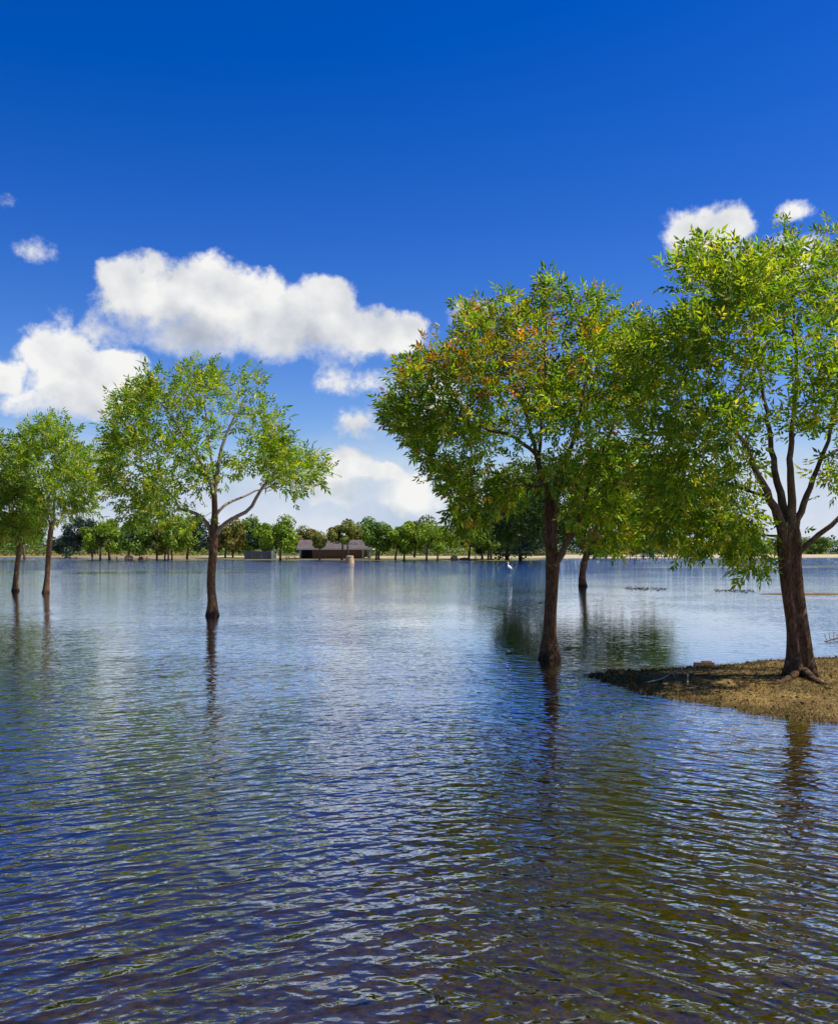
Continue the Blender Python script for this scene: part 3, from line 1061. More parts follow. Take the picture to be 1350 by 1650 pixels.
big_tree('ash_tree', 'olive green tree with a bent trunk cut by the left edge', (25, 953), 47.8,
         [(25, 954, 15, 0), (25, 935, 11, 0), (28, 910, 11, 0), (31, 885, 10, 0), (31, 868, 9, 0)],
         [[(31, 872, 6, 0), (22, 840, 5, .2), (10, 800, 4, .4), (5, 750, 3, .6)], [(31, 870, 6, 0), (36, 830, 5, -.2), (38, 790, 3, -.3)],
          [(30, 872, 5, 0), (5, 845, 4, -.4), (-30, 810, 3, -.8)]],
         [(5, 715, 28, 24, 1), (-35, 720, 28, 26, 1), (30, 745, 24, 26, .9), (-5, 765, 28, 24, 1), (-55, 770, 26, 28, 1), (35, 800, 24, 26, 1), (5, 815, 28, 24, 1),
          (-35, 820, 28, 24, 1), (45, 845, 20, 20, .9), (12, 855, 24, 18, .9), (-25, 860, 24, 16, .8), (55, 820, 14, 16, .6)],
         (0, 785, 88, 100, 2.2), 43, leaf=0.32, per=18, tpc=5.4, rc=0.45, sides=14, flare=0.2, tip=0.006,
         pal=[((0.11, 0.175, 0.012), 4), ((0.16, 0.205, 0.018), 3), ((0.065, 0.125, 0.01), 2.5), ((0.26, 0.24, 0.04), 0.9)])

# -- the dark broad tree behind the turning one
big_tree('oak_tree', 'dark broad-crowned tree farther out behind the forked trunk', (939, 945), 54.5,
         [(939, 946, 18, 0), (938, 930, 15, 0), (941, 908, 15, 0), (946, 890, 15, 0), (950, 872, 14, 0)],
         [[(950, 876, 9, 0), (930, 845, 7, .4), (900, 815, 5, .8), (860, 790, 3, 1.2)], [(951, 874, 9, 0), (965, 835, 7, -.4), (985, 790, 5, -.6), (1000, 750, 3, -.8)],
          [(952, 876, 8, 0), (985, 855, 6, .6), (1025, 840, 5, 1), (1065, 825, 3, 1.3)], [(950, 872, 8, 0), (945, 820, 6, -.8), (940, 770, 4, -1.2)]],
         [(940, 740, 45, 30, 1), (890, 765, 40, 30, 1), (1000, 745, 45, 30, 1), (1050, 775, 38, 30, 1), (850, 800, 32, 26, 1), (905, 810, 45, 30, 1.2), (960, 800, 45, 32, 1.2), (1020, 810, 45, 30, 1.1),
          (1075, 820, 28, 26, .9), (910, 850, 34, 18, 1), (960, 852, 40, 20, 1.2), (1010, 855, 40, 20, 1), (1055, 860, 30, 16, .8), (965, 876, 22, 10, .7), (1040, 880, 20, 10, .5), (830, 815, 24, 22, .9), (812, 850, 20, 18, .9), (850, 845, 26, 18, 1.0), (865, 765, 30, 24, .9)],
         (950, 800, 150, 95, 4.5), 47, leaf=0.32, per=24, tpc=6.5, rc=0.55, sides=14, flare=0.15, tip=0.007,
         pal=[((0.03, 0.065, 0.014), 4), ((0.05, 0.09, 0.018), 2), ((0.02, 0.045, 0.014), 3)])


# ------------------------------------------------------------------ far shore trees
GREENS = {
    'bright': [((0.15, 0.25, 0.012), 4), ((0.21, 0.30, 0.016), 3), ((0.08, 0.16, 0.012), 2)],
    'green': [((0.10, 0.19, 0.02), 4), ((0.15, 0.23, 0.025), 2), ((0.06, 0.125, 0.018), 3)],
    'dark': [((0.035, 0.085, 0.032), 4), ((0.045, 0.10, 0.035), 2), ((0.018, 0.045, 0.025), 3)],
    'blue': [((0.025, 0.055, 0.04), 4), ((0.04, 0.075, 0.05), 2), ((0.015, 0.034, 0.028), 3)],
    'olive': [((0.16, 0.19, 0.03), 4), ((0.21, 0.225, 0.045), 3), ((0.10, 0.13, 0.022), 2)],
    'rust': [((0.19, 0.145, 0.035), 3), ((0.22, 0.19, 0.045), 2), ((0.12, 0.165, 0.022), 4)],
    'pale': [((0.13, 0.17, 0.06), 4), ((0.18, 0.21, 0.085), 3), ((0.09, 0.13, 0.045), 2)],
}


def crown_faces(r, cen, rad, n, leaf, pal, lobes, flat=0.55):
    """leaf clumps spread through uneven lobes of a crown"""
    K = lobes
    ga = math.pi * (3 - 5 ** 0.5)
    lc, lr = [], []
    for i in range(K):
        zz = 1 - 1.8 * (i + 0.5) / K
        a_ = ga * i + r.uniform(-.4, .4)
        q = math.sqrt(max(0, 1 - zz * zz))
        f = r.uniform(0.45, 0.95)
        lc.append(np.array((math.cos(a_) * q * f, math.sin(a_) * q * f, zz * f)) * rad)
        lr.append(r.uniform(0.28, 0.54) * np.array([rad[0] * .5 + rad[2] * .5, rad[0] * .5 + rad[2] * .5, rad[2]]))
    lc, lr = np.array(lc), np.array(lr)
    k = r.integers(0, K, n)
    d = unit(r.normal(size=(n, 3)))
    rr_ = r.random(n) ** 0.45
    pos = cen + lc[k] + d * lr[k] * rr_[:, None]
    nrm = unit(d * 0.9 + r.normal(0, 0.55, (n, 3)) + np.array((0, 0, 0.25)))
    s = unit(np.cross(nrm, r.normal(size=(n, 3))))
    b_ = np.cross(nrm, s)
    L = leaf * r.uniform(0.6, 1.4, n)
    V_ = np.stack([pos - s * L[:, None] * .6, pos - b_ * L[:, None] * .32, pos + s * L[:, None] * .6, pos + b_ * L[:, None] * .32 + nrm * L[:, None] * .15], 1).reshape(-1, 3)
    cc = palette(n, r, [p_[0] for p_ in pal], [p_[1] for p_ in pal])
    lobe_t = r.uniform(0.85, 1.15, (K, 1))
    cc = cc * lobe_t[k]
    C_ = np.repeat(cc, 4, 0)
    q = np.arange(n)[:, None] * 4
    return V_, q + np.array([0, 1, 2, 3]), C_, cen + lc


def far_tree(name, label, x0, x1, ytop, ybot, trunks, Y, pal, seed, cat='tree', group='trees along the far shore', n=2600, leaf=0.42, ybase=None, lobes=15):
    r = np.random.default_rng(seed)
    mpp = Y / F
    cx = (x0 + x1) / 2
    zt, zb = at(cx, ytop, Y)[2], at(cx, ybot, Y)[2]
    X0, X1 = at(x0, 888, Y)[0], at(x1, 888, Y)[0]
    tx = [at(q, 888, Y)[0] for q in trunks]
    bx = sum(tx) / len(tx)
    gz = hz(bx, Y)
    org = np.array((bx, Y, min(gz, 0.0) if gz < 0 else gz))
    root = empty(name, org)
    tag(root, label, cat, group)
    zb -= 0.35
    rad = np.array(((X1 - X0) / 2 * 1.2, (X1 - X0) / 2 * 1.05, (zt - zb) / 2 * 1.06))
    cen = np.array(((X0 + X1) / 2, Y, (zt + zb) / 2))
    Vc, Qc, Cc, lobesc = crown_faces(r, cen, rad, n, leaf, GREENS[pal], lobes)
    for i, q in enumerate(tx):
        gq = hz(q, Y)
        rr_ = max(0.16, 0.022 * (zt - gq) * 1.2) * (1.0 if len(tx) < 3 else 0.75)
        lean = (cen[0] - q) * 0.25
        hgt = max(zb + (zt - zb) * 0.35, gq + 0.8)
        pts = np.array([[q, Y, gq - 0.25], [q + r.normal(0, .05), Y, gq + 0.5], [q + lean * .4 + r.normal(0, .1), Y + r.normal(0, .1), gq + (hgt - gq) * .55], [q + lean, Y, hgt]])
        gg = Geo().tube(pts, [rr_ * 1.25, rr_, rr_ * .85, rr_ * .6], 8)
        mine = lobesc[i::len(tx)]
        for L in mine:
            st = pts[2] * .6 + pts[3] * .4
            mid = (st + L) / 2 + np.array((0, 0, 0.25)) + r.normal(0, .15, 3)
            gg.tube([st, mid, L], [rr_ * .5, rr_ * .33, rr_ * .12], 5)
        gg.build('trunk', MATS['far_bark'], root, org, smooth=True)
    mesh_np('crown', Vc, Qc, MATS['far_leaf'], root, org, color=np.clip(Cc, 0, .8))
    return root


FT = [
    ('shore_tree', 'shadowy green tree behind the bent trunk at the left edge', -20, 55, 822, 892, [40], 222, 'green', 101),
    ('shore_bush', 'low dark blue-green bush right of the pale left tree trunk', 84, 128, 862, 895, [106], 300, 'blue', 102),
    ('shore_tree', 'dark blue-green tree showing left behind the two-trunked bright tree', 112, 165, 832, 892, [149], 222, 'blue', 103),
    ('shore_tree', 'bright green tree with two trunks on the left islet', 138, 200, 838, 890, [162, 176], 214, 'bright', 104),
    ('shore_tree', 'dense green tree above the tan boulders at the left', 185, 245, 836, 893, [207], 216.5, 'green', 105),
    ('shore_tree', 'olive tree under the low limb of the lone spreading tree', 222, 272, 840, 886, [253], 218, 'olive', 106),
    ('shore_tree', 'bright green tree on three thin trunks left of the lone trunk', 250, 306, 836, 890, [266, 271, 277], 216, 'bright', 107),
    ('shore_tree', 'dark tree close behind the left of the lone trunk', 284, 335, 830, 892, [302], 221, 'blue', 108),
    ('shore_tree', 'rust-tinted tree just right of the lone trunk', 342, 396, 842, 892, [363, 375], 252, 'rust', 109),
    ('shore_tree', 'tall slim green tree rising behind the grey screen fence', 386, 416, 834, 893, [400], 262, 'green', 110),
    ('shore_tree', 'dark green tree right above the grey screen fence', 400, 446, 842, 892, [428], 240, 'dark', 111),
    ('shore_tree', 'bright round tree left of the pavilion, trunk at the water edge', 418, 481, 838, 889, [452], 209, 'bright', 112),
    ('shore_tree', 'brownish tree top showing above the pavilion roof', 476, 518, 848, 894, [495], 262, 'rust', 113),
    ('shore_tree', 'thin pale sapling in front of the middle of the pavilion', 504, 523, 860, 884, [515], 207.5, 'olive', 114),
    ('shore_tree', 'wide olive tree with two slanting trunks hiding the pavilion roof', 526, 578, 840, 879, [551, 561], 209, 'olive', 115),
    ('shore_tree', 'green tree top behind the right end of the pavilion roof', 568, 606, 842, 893, [588], 258, 'green', 116),
    ('shore_tree', 'bright green tree right beside the pavilion porch posts', 590, 632, 839, 890, [606, 611], 211, 'green', 117),
    ('shore_tree', 'small bright round tree, second one right of the pavilion', 626, 674, 845, 889, [637, 651], 210, 'bright', 118),
    ('shore_tree', 'pale green tree set back, third crown right of the pavilion', 655, 704, 838, 892, [668], 246, 'pale', 119),
    ('shore_tree', 'broad bright green tree with two thin trunks left of the boulders', 664, 739, 842, 890, [687, 705], 207.5, 'bright', 120),
    ('shore_tree', 'dark green tree above the red picnic table', 735, 790, 832, 893, [755, 777], 222, 'dark', 121),
    ('shore_tree', 'yellow-green tree between the two dark trees', 760, 806, 838, 890, [786, 791], 207, 'bright', 122),
    ('shore_tree', 'big blue-black evergreen left of the forked trunk', 786, 884, 782, 900, [817, 838], 212, 'blue', 123),
    ('shore_bush', 'light green bush behind the forked trunk on the sandy shore', 838, 888, 856, 897, [862], 330, 'pale', 124),
    ('shore_bush', 'pale green bush right of the dark trunk on the sandy shore', 950, 1000, 858, 897, [975], 330, 'pale', 125),
    ('shore_bush', 'olive bush behind the rail fence', 992, 1044, 860, 897, [1015], 345, 'olive', 126),
    ('shore_tree', 'light green rounded tree in the dark wood at the right edge', 1284, 1338, 864, 894, [1312], 470, 'green', 127),
]
for (nm, lb, x0, x1, yt, yb, tk, Y_, pl, sd_) in FT:
    big = sd_ in (123,)
    far_tree(nm, lb, x0, x1, yt, yb, tk, Y_, pl, sd_, cat='bush' if 'bush' in nm else 'tree',
             n=17000 if big else (3000 if 'bush' in nm else 5200), leaf=0.56 if big else (0.46 if Y_ < 240 else 0.58), lobes=24 if big else 12)


# far-off wood and brush that read as one mass
def mass(name, label, xa, xb, Yrange, n, hgt, leaf, pals, seed, cat, gap=0.0):
    r = np.random.default_rng(seed)
    px = r.uniform(xa, xb, n)
    Yv = r.uniform(*Yrange, n)
    x = (px - 675) / F * Yv
    top = hgt * (0.78 + 0.5 * vnoise(x, Yv * 0.3, hgt * 1.1, seed) + 0.35 * vnoise(x, Yv, hgt * 0.4, seed + 1))
    keep = r.random(n) > gap
    clump = vnoise(x, Yv * 0.3, hgt * 0.8, seed + 2) + r.normal(0, .10, n)
    zf = r.random(n) ** 0.8
    z = height(x, Yv) + top * zf
    pos = np.stack([x, Yv, z], 1)[keep]
    clump = clump[keep]
    n = len(pos)
    nrm = unit(r.normal(0, .7, (n, 3)) + np.array((0.1, -.5, .5)))
    s_ = unit(np.cross(nrm, r.normal(size=(n, 3))))
    b_ = np.cross(nrm, s_)
    L = leaf * r.uniform(.6, 1.4, n)[:, None]
    V_ = np.stack([pos - s_ * L * .6, pos - b_ * L * .4, pos + s_ * L * .6, pos + b_ * L * .4 + nrm * L * .15], 1).reshape(-1, 3)
    k = np.clip(((clump + .5) * len(pals)).astype(int), 0, len(pals) - 1)
    cc = np.zeros((n, 3))
    for i, p_ in enumerate(pals):
        c_ = palette(n, r, [q[0] for q in GREENS[p_]], [q[1] for q in GREENS[p_]])
        cc[k == i] = c_[k == i]
    o = mesh_np(name, V_, np.arange(n)[:, None] * 4 + np.arange(4), MATS['far_leaf'], color=np.clip(np.repeat(cc, 4, 0), 0, .8))
    tag(o, label, cat, kind='stuff')
    return o


mass('distant_wood', 'dark low wood along the horizon', -900, 2300, (500, 560), 46000, 10.0, 1.25, ['blue', 'dark', 'blue', 'green', 'dark'], 201, 'wood')
mass('brush', 'low brush and reeds behind the far shore at the left and middle', -500, 900, (345, 375), 30000, 4.2, .55, ['green', 'rust', 'olive', 'dark', 'green'], 202, 'brush')


# ------------------------------------------------------------------ pavilion
def lift(px, Y):
    x = at(px, 888, Y)[0]
    return x, hz(x, Y)


PY = 226.0
m_pp = PY / F
px0 = at(478, 888, PY)[0]
X = lambda px: at(px, 888, PY)[0]
Zp = lambda py: at(675, py, PY)[2]
gz = hz(X(540), PY + 3) - 0.02
pav = empty('park_pavilion', (X(540), PY, gz))
po = np.array((X(540), PY, gz))
tag(pav, 'low park pavilion with brown hipped roof and open porch on the far shore', 'building')
ze, zr = Zp(885.0), Zp(870.5)
D = 8.0
# walls, and a dark sheet inside the open bay
Geo().box(((X(503) + X(584)) / 2, PY + .15, (gz + ze) / 2), (X(584) - X(503), .3, ze - gz)).build('front_wall', MATS['brick'], pav, po)
Geo().box(((X(484) + X(584)) / 2, PY + D, (gz + ze) / 2), (X(584) - X(484), .3, ze - gz)).build('back_wall', MATS['grey_brown'], pav, po)
Geo().box((X(584) - .15, PY + D / 2 + .08, (gz + ze) / 2), (.28, D - .5, ze - gz - .01)).build('side_wall', MATS['brick'], pav, po)
Geo().box((X(484) + .15, PY + D / 2 + .08, (gz + ze) / 2), (.28, D - .5, ze - gz - .01)).build('side_wall', MATS['grey_brown'], pav, po)
Geo().box(((X(484) + X(503)) / 2, PY + 2.2, (gz + ze) / 2), (X(503) - X(484) - .4, .12, ze - gz - .02)).build('bay_shade_panel', MATS['bay_shade'], pav, po)  # sheet added across the bay; its dark colour paints the interior shade
for q in (483.5, 584.5, 592.0, 596.5):
    yy = PY - 0.05 if q != 592.0 else PY + 3.0
    Geo().box((X(q), yy, (gz + ze) / 2 - .05), (.34, .34, ze - gz + .1)).build('post', MATS['white_paint'], pav, po)
# roof: gable at the left, hip at the right
xl, xr = X(478.5), X(600)
yf, yb_ = PY - 1.0, PY + D + 1.0
ym = (yf + yb_) / 2
xh = X(582)
th = .14
rv = [(xl, yf, ze), (xr, yf, ze), (xr, yb_, ze), (xl, yb_, ze), (xl, ym, zr), (xh, ym, zr)]
rv2 = [(a_, b_, c_ + th) for a_, b_, c_ in rv]
roof_v = np.array(rv + rv2)
roof_f = [(6, 7, 11, 10), (8, 9, 10, 11), (7, 8, 11, 11), (0, 4, 5, 1), (2, 5, 4, 3), (1, 5, 2, 2), (0, 1, 7, 6), (1, 2, 8, 7), (2, 3, 9, 8), (3, 4, 10, 9), (4, 0, 6, 10)]
me = bpy.data.meshes.new('roof')
me.from_pydata([tuple(v - po) for v in roof_v], [], [tuple(dict.fromkeys(f)) for f in roof_f])
me.materials.append(MATS['roof'])
roof = bpy.data.objects.new('roof', me)
col.objects.link(roof)
roof.parent = pav
Geo().box(((xl + xr) / 2, yf - .05, ze + .02), (xr - xl + .1, .08, .32)).build('fascia', MATS['white_paint'], pav, po)
Geo().box((xr + .06, ym, ze + .02), (.08, yb_ - yf, .31)).build('fascia', MATS['white_paint'], pav, po)
for q in (565.5, 573.5):
    zz = Zp(877.2)
    f_ = (zz - ze) / (zr - ze)
    Geo().box((X(q), yf + (ym - yf) * f_, zz + .2), (.9, .7, .35)).build('skylight', MATS['white_paint'], roof, po)

# grey screen fence left of the pavilion
SY = 222.0
sx = lambda px: at(px, 888, SY)[0]
sg = hz(sx(415), SY)
sf = empty('screen_fence', (sx(415), SY, sg))
so = np.array((sx(415), SY, sg))
tag(sf, 'grey screen fence enclosure on the shore left of the pavilion', 'fence')
for a_, b_ in ((395, 404.6), (406.6, 421.0), (421.3, 436)):
    Geo().box(((sx(a_) + sx(b_)) / 2, SY, sg + .92), (sx(b_) - sx(a_), .1, 1.8)).build('panel', MATS['screen_panel'], sf, so)
for q in (394.5, 405.6, 436.6):
    Geo().box((sx(q), SY, sg + .98), (.24, .24, 2.0)).build('post', MATS['grey_brown'], sf, so)
for q in (394.9, 436.3):
    Geo().box((sx(q), SY + 2.1, sg + .92), (.1, 4.0, 1.78)).build('panel', MATS['screen_panel'], sf, so)

ub = lift(443.5, 224)
o = Geo().box((ub[0], 224, ub[1] + .6), (.7, .5, 1.2)).box((ub[0], 224, ub[1] + 1.24), (.8, .6, .1)).build('utility_box', MATS['white_paint'], origin=(ub[0], 224, ub[1]))
tag(o, 'small pale utility box between the screen fence and pavilion', 'utility box')


# tapered tan concrete drum in the water
c = gp(563.5, 907.5)
dr = empty('concrete_drum', tuple(c))
tag(dr, 'tan tapered concrete drum standing in the water before the pavilion', 'drum')
Geo().lathe(c, [(.80, -.5), (.76, 0), (.70, .5), (.62, .95), (.56, 1.20), (.46, 1.24), (0.01, 1.26)], 24).build('body', MATS['concrete'], dr, c, smooth=True)
Geo().lathe(c, [(.60, 1.0), (.655, 1.03), (.65, 1.13), (.60, 1.18), (.56, 1.205)], 24).build('rim', MATS['concrete'], dr, c, smooth=True)


def picnic_table(px, Y, rz, mat, label, zoff=0.0):
    x, g_ = lift(px, Y)
    g_ = max(g_, -0.3) + zoff
    root = empty('picnic_table', (x, Y, g_))
    root.rotation_euler = (0, 0, rz)
    tag(root, label, 'picnic table', 'picnic tables')
    z0 = np.zeros(3)
    for k in range(3):
        Geo().box((0, (k - 1) * .27, .76), (1.9, .25, .05)).build('top_plank', mat, root)
    for s in (-1, 1):
        Geo().box((0, s * .72, .45), (1.9, .27, .05)).build('seat_plank', mat, root)
        Geo().box((s * .65, 0, .41), (.07, 1.6, .09)).build('crossbar', mat, root)
        for q in (-1, 1):
            Geo().tube([(s * .72, q * .58, -.05), (s * .72, q * .2, .735)], [.055, .055], 6).build('leg', mat, root)
    return root


picnic_table(456, 211, .3, MATS['table_wood'], 'reddish picnic table behind the bright tree trunk left of the pavilion')
picnic_table(470, 213, -.2, MATS['table_wood'], 'reddish picnic table nearest the left corner of the pavilion')
picnic_table(600, 212, .1, MATS['table_wood'], 'brown picnic table beside the pavilion porch')
picnic_table(771, 218, .2, MATS['table_wood'], 'red picnic table under the dark green tree')
picnic_table(183, 222, .1, MATS['table_wood'], 'reddish picnic table behind the left islet trees', .25)
picnic_table(118, 228, .05, MATS['dark_wood'], 'dark picnic table half sunk in the flood at the far left', .15)
picnic_table(232, 222, -.1, MATS['dark_wood'], 'dark picnic table beside the tan boulders', .2)


def boulder(px, Y, sx_, sz_, mat, label, seed):
    x, g_ = lift(px, Y)
    g_ = max(g_, -0.15)
    r = random.Random(seed)
    V_, Q_ = [], []
    n, k = 10, 14
    for i in range(n + 1):
        ph = math.pi * i / n
        for j in range(k):
            a_ = 2 * math.pi * j / k
            v = Vector((math.sin(ph) * math.cos(a_), math.sin(ph) * math.sin(a_), math.cos(ph)))
            q = 1 + 0.32 * mnoise.noise(v * 1.6 + Vector((seed, 0, 0))) + 0.12 * mnoise.noise(v * 4 + Vector((0, seed, 0)))
            V_.append((x + v.x * sx_ * q, Y + v.y * sx_ * .8 * q, g_ + sz_ * .75 + v.z * sz_ * q))
    for i in range(n):
        for j in range(k):
            Q_.append((i * k + j, (i + 1) * k + j, (i + 1) * k + (j + 1) % k, i * k + (j + 1) % k))
    o = mesh_np('boulder', V_, Q_, mat, origin=(x, Y, g_))
    tag(o, label, 'boulder', 'boulders along the shore')


boulder(205.5, 213.5, .75, .62, MATS['boulder'], 'larger tan boulder at the water by the left islet', 3)
boulder(211.0, 215.0, .50, .50, MATS['boulder'], 'small tan boulder touching the larger one at the left', 4)
boulder(227.0, 221.0, .60, .50, MATS['boulder'], 'tan boulder standing apart at the dark picnic table', 5)
boulder(731.5, 209.0, .85, .62, MATS['boulder'], 'brown boulder on the shore under the broad bright tree', 6)
boulder(748.0, 209.5, 1.0, .34, MATS['red_soil'], 'low reddish boulder right of the brown one', 7)

# rail fence standing in the flood at the right
FY = 222.0
fx = lambda px: at(px, 888, FY)[0]
rf = empty('rail_fence', (fx(1010), FY, -0.3))
fo = np.array((fx(1010), FY, -0.3))
tag(rf, 'thin post and rail fence standing in the water at the right', 'fence')
posts = [949, 958, 967, 976.5, 986, 995.5, 1005, 1015, 1025, 1035.5, 1045.5, 1056, 1066, 1076]
for q in posts:
    Geo().box((fx(q), FY, .18), (.13, .13, 1.36)).build('post', MATS['dark_wood'], rf, fo)
for a_, b_ in zip(posts[:-1], posts[1:]):
    Geo().box(((fx(a_) + fx(b_)) / 2, FY - .09, .74), (fx(b_) - fx(a_) - .01, .05, .12)).build('rail', MATS['table_wood'], rf, fo)
c = gp(1022.5, 908.2)
o = Geo().tube([(c[0], c[1], -.46), (c[0], c[1], .3), (c[0] + .02, c[1], .92)], [.09, .085, .08], 8).tube([(c[0] + .02, c[1], .92), (c[0] + .02, c[1], .97)], [.10, .06], 8).build('marker_post', MATS['dark_wood'], origin=tuple(c))
tag(o, 'single dark marker post in front of the rail fence', 'post')
ql = lift(1040, 300)
o = Geo().box((ql[0], 300, ql[1] + .42), (3.2, .8, .84)).box((ql[0], 300, ql[1] + .89), (3.5, 1.0, .1)).build('concrete_block', MATS['white_paint'], origin=(ql[0], 300, ql[1]))
tag(o, 'long pale concrete block on the sandy shore behind the rail fence', 'block')

# ------------------------------------------------------------------ egret
c = gp(820.5, 923.5)
eg = empty('egret', (c[0], c[1], -0.30))
eo = np.array((c[0], c[1], -0.30))
tag(eg, 'white long-necked egret wading in open water', 'bird')
B = c
pts = np.array([(.26, 0, .36), (.18, 0, .42), (.08, 0, .50), (-.03, 0, .58), (-.10, 0, .66), (-.12, .0, .74), (-.09, 0, .83), (-.09, 0, .93), (-.13, 0, .985), (-.18, 0, .975)]) + B
rd = [.015, .055, .10, .115, .085, .05, .036, .032, .042, .018]
ln = resample(np.column_stack([pts, rd]), .025)
Geo().tube(ln[:, :3], ln[:, 3], 12).build('body', MATS['feather'], eg, eo, smooth=True)
Geo().tube(np.array([(-.17, 0, .977), (-.24, 0, .968), (-.31, 0, .955)]) + B, [.016, .011, .003], 8).build('beak', MATS['beak'], eg, eo)
for s in (-.04, .04):
    Geo().tube(np.array([(.02, s, .48), (.035, s, .22), (.0, s, 0), (.02, s, -.44)]) + B, [.022, .012, .010, .009], 6).build('leg', MATS['bird_leg'], eg, eo)

# ------------------------------------------------------------------ the grassy point: litter, blades, drift
r = np.random.default_rng(77)
bx0, by0 = BANK.min(0)
bx1, by1 = BANK.max(0)
bx1 = min(bx1, 11.5)
Np = 150000
X_ = r.uniform(bx0 - .4, bx1, Np)
Y_ = r.uniform(by0 - .4, by1 + .4, Np)
Z_ = height(X_, Y_)
dens_ = vnoise(X_, Y_, 0.7, 31) + 0.5 * vnoise(X_, Y_, 0.2, 32)
ok = (Z_ > -0.02) & (r.random(Np) < 0.45 + 0.6 * dens_ + 0.2)
X_, Y_, Z_ = X_[ok], Y_[ok], Z_[ok]
n = len(X_)
h_ = r.uniform(.012, .042, n) * (1 + 1.2 * np.clip(vnoise(X_, Y_, .35, 33) + .1, -.4, 1) + 1.0 * (Z_ < .035))
lean = r.normal(0, .8, (n, 2)) * h_[:, None]
a_ = r.uniform(0, math.pi, n)
wd = r.uniform(.003, .007, n)
bx_, by_ = np.cos(a_) * wd, np.sin(a_) * wd
base = np.stack([X_, Y_, Z_ - .004], 1)
V_ = np.stack([base + np.stack([bx_, by_, 0 * bx_], 1), base - np.stack([bx_, by_, 0 * bx_], 1), base + np.column_stack([lean, h_])], 1).reshape(-1, 3)
cc = palette(n, r, [(0.14, 0.092, 0.030), (0.10, 0.088, 0.018), (0.23, 0.17, 0.075), (0.07, 0.04, 0.018), (0.07, 0.085, 0.014)], [4, 3, .8, 3, 2])
q = np.arange(n)[:, None] * 3 + np.array([0, 1, 2])
grass = mesh_np('grass', V_, q, MATS['blade'], color=np.repeat(cc, 3, 0))
tag(grass, 'short dry grass on the point under the right tree', 'grass', kind='stuff')

# fallen leaves and dark flotsam along the water line of the point
n = 5200
X_ = r.uniform(bx0 - .6, bx1, n * 14)
Y_ = r.uniform(by0 - .6, by1 + .8, n * 14)
Z_ = height(X_, Y_)
edge_ = np.exp(-((Z_ - 0.0) / 0.02) ** 2) * (Y_ > 14.2) + 0.10 * (Z_ > 0.02) + 0.5 * np.exp(-((Z_ + 0.0) / 0.012) ** 2)
ok = r.random(len(X_)) < edge_ * 0.55
X_, Y_, Z_ = X_[ok][:n], Y_[ok][:n], np.maximum(Z_[ok][:n], 0.0) + .008
n = len(X_)
pos = np.stack([X_, Y_, Z_], 1)
d = unit(np.column_stack([r.normal(size=(n, 2)), r.normal(0, .25, n)]))
cc = palette(n, r, [(0.035, 0.022, 0.014), (0.07, 0.04, 0.02), (0.16, 0.09, 0.04), (0.27, 0.20, 0.09)], [4, 3, 1.5, 1])
V_, Fc, C_ = sprays(pos, d, r.uniform(.035, .09, n), cc, r, leaflets=[(0.0, 0.0, 1.4)], wide=.5, droop=.05)
lit_ = mesh_np('leaf_litter', V_, Fc, MATS['blade'], color=C_)
tag(lit_, 'dark fallen leaves and flotsam along the water line of the point', 'litter', kind='stuff')

# pale fallen branch lying on the point
br = empty('fallen_branch', tuple(gp(1070, 1104, .10)))
bo = np.array(gp(1070, 1104, .10))
tag(br, 'pale bare fallen branch lying near the tip of the grassy point', 'branch')


def stick(pxs, z, rads, name, parent, o, mat):
    pts = np.array([[*gp(x, y, 0.0)[:2], zz] for (x, y), zz in zip(pxs, z)])
    rows = resample(np.column_stack([pts, rads]), .05)
    return Geo().tube(rows[:, :3], rows[:, 3], 7).build(name, mat, parent, o, smooth=True)


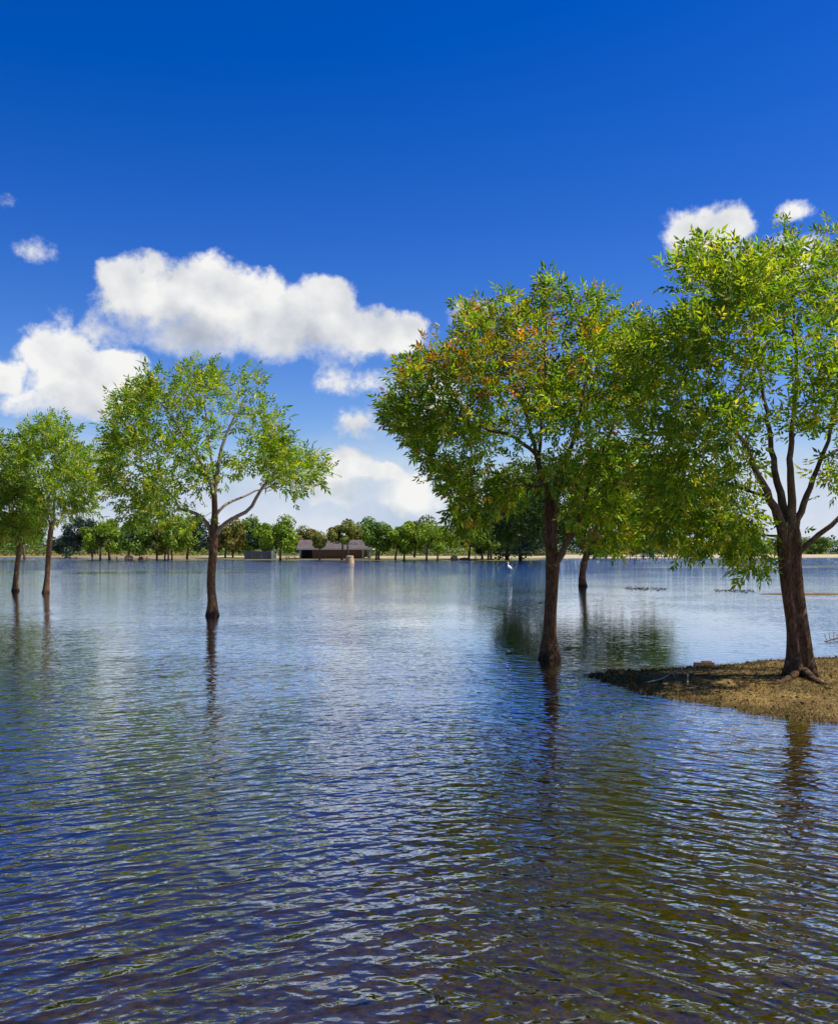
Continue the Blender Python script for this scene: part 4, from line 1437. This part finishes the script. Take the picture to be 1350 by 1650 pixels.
stick([(1040, 1109), (1058, 1106), (1070, 1103), (1082, 1098), (1100, 1093)], [.08, .09, .10, .13, .15], [.007, .011, .012, .010, .005], 'stem', br, bo, MATS['driftwood'])
stick([(1082, 1098), (1086, 1101), (1088, 1105)], [.15, .12, .10], [.007, .005, .003], 'side_shoot', br, bo, MATS['driftwood'])
tw = empty('forked_twig', tuple(gp(1108, 1108, .11)))
to = np.array(gp(1108, 1108, .11))
tag(tw, 'small forked pale twig upright right of the fallen branch', 'twig')
stick([(1108, 1111), (1108, 1105), (1111, 1099)], [.09, .15, .22], [.009, .008, .004], 'stem', tw, to, MATS['driftwood'])
stick([(1108, 1106), (1105, 1101)], [.14, .20], [.006, .003], 'side_shoot', tw, to, MATS['driftwood'])

# waterlogged plank and snag behind the point
c = gp(1134, 1071.5)
o = Geo().box((c[0], c[1], .02), (.34, .10, .05), .05).box((c[0] + .05, c[1] + .02, .052), (.16, .08, .03), .25).build('floating_plank', MATS['plank_wood'], origin=tuple(c))
tag(o, 'short brown plank floating behind the grassy point', 'plank')
sn = empty('snag', tuple(gp(1345, 1034)))
sno = np.array(gp(1345, 1034))
tag(sn, 'dark twiggy snag poking out of the water at the right edge', 'branch')
stick([(1328, 1034), (1340, 1033), (1356, 1030), (1375, 1020)], [.0, .03, .06, .15], [.008, .016, .02, .016], 'stem', sn, sno, MATS['wet_wood'])
for q in range(5):
    x = 1332 + q * 6
    stick([(x, 1033.5), (x - 3 + q, 1030 - q), (x - 4 + 2 * q, 1027 - q)], [.03, .07, .10], [.008, .006, .003], 'twig', sn, sno, MATS['wet_wood'])

# thin rafts of drifting leaves out on the water
for (xa, xb, yy, lb) in [(1008, 1075, 948.2, 'thin dark raft of drift between the two right trees'), (1150, 1215, 951.0, 'thin dark raft of drift left of the right trunk')]:
    n = 240
    px = r.uniform(xa, xb, n)
    py = yy + r.normal(0, 1.3, n) + (px - xa) * .02
    pos = np.array([gp(a1, b1, .012) for a1, b1 in zip(px, py)])
    d = unit(np.column_stack([r.normal(size=(n, 2)), r.normal(0, .15, n)]))
    cc = palette(n, r, [(0.03, 0.022, 0.014), (0.07, 0.045, 0.025)], [3, 1])
    V_, Fc, C_ = sprays(pos, d, r.uniform(.05, .14, n), cc, r, leaflets=[(0.0, 0.0, 1.4)], wide=.5, droop=.0)
    o = mesh_np('drift', V_, Fc, MATS['blade'], color=C_)
    tag(o, lb, 'drift', kind='stuff')
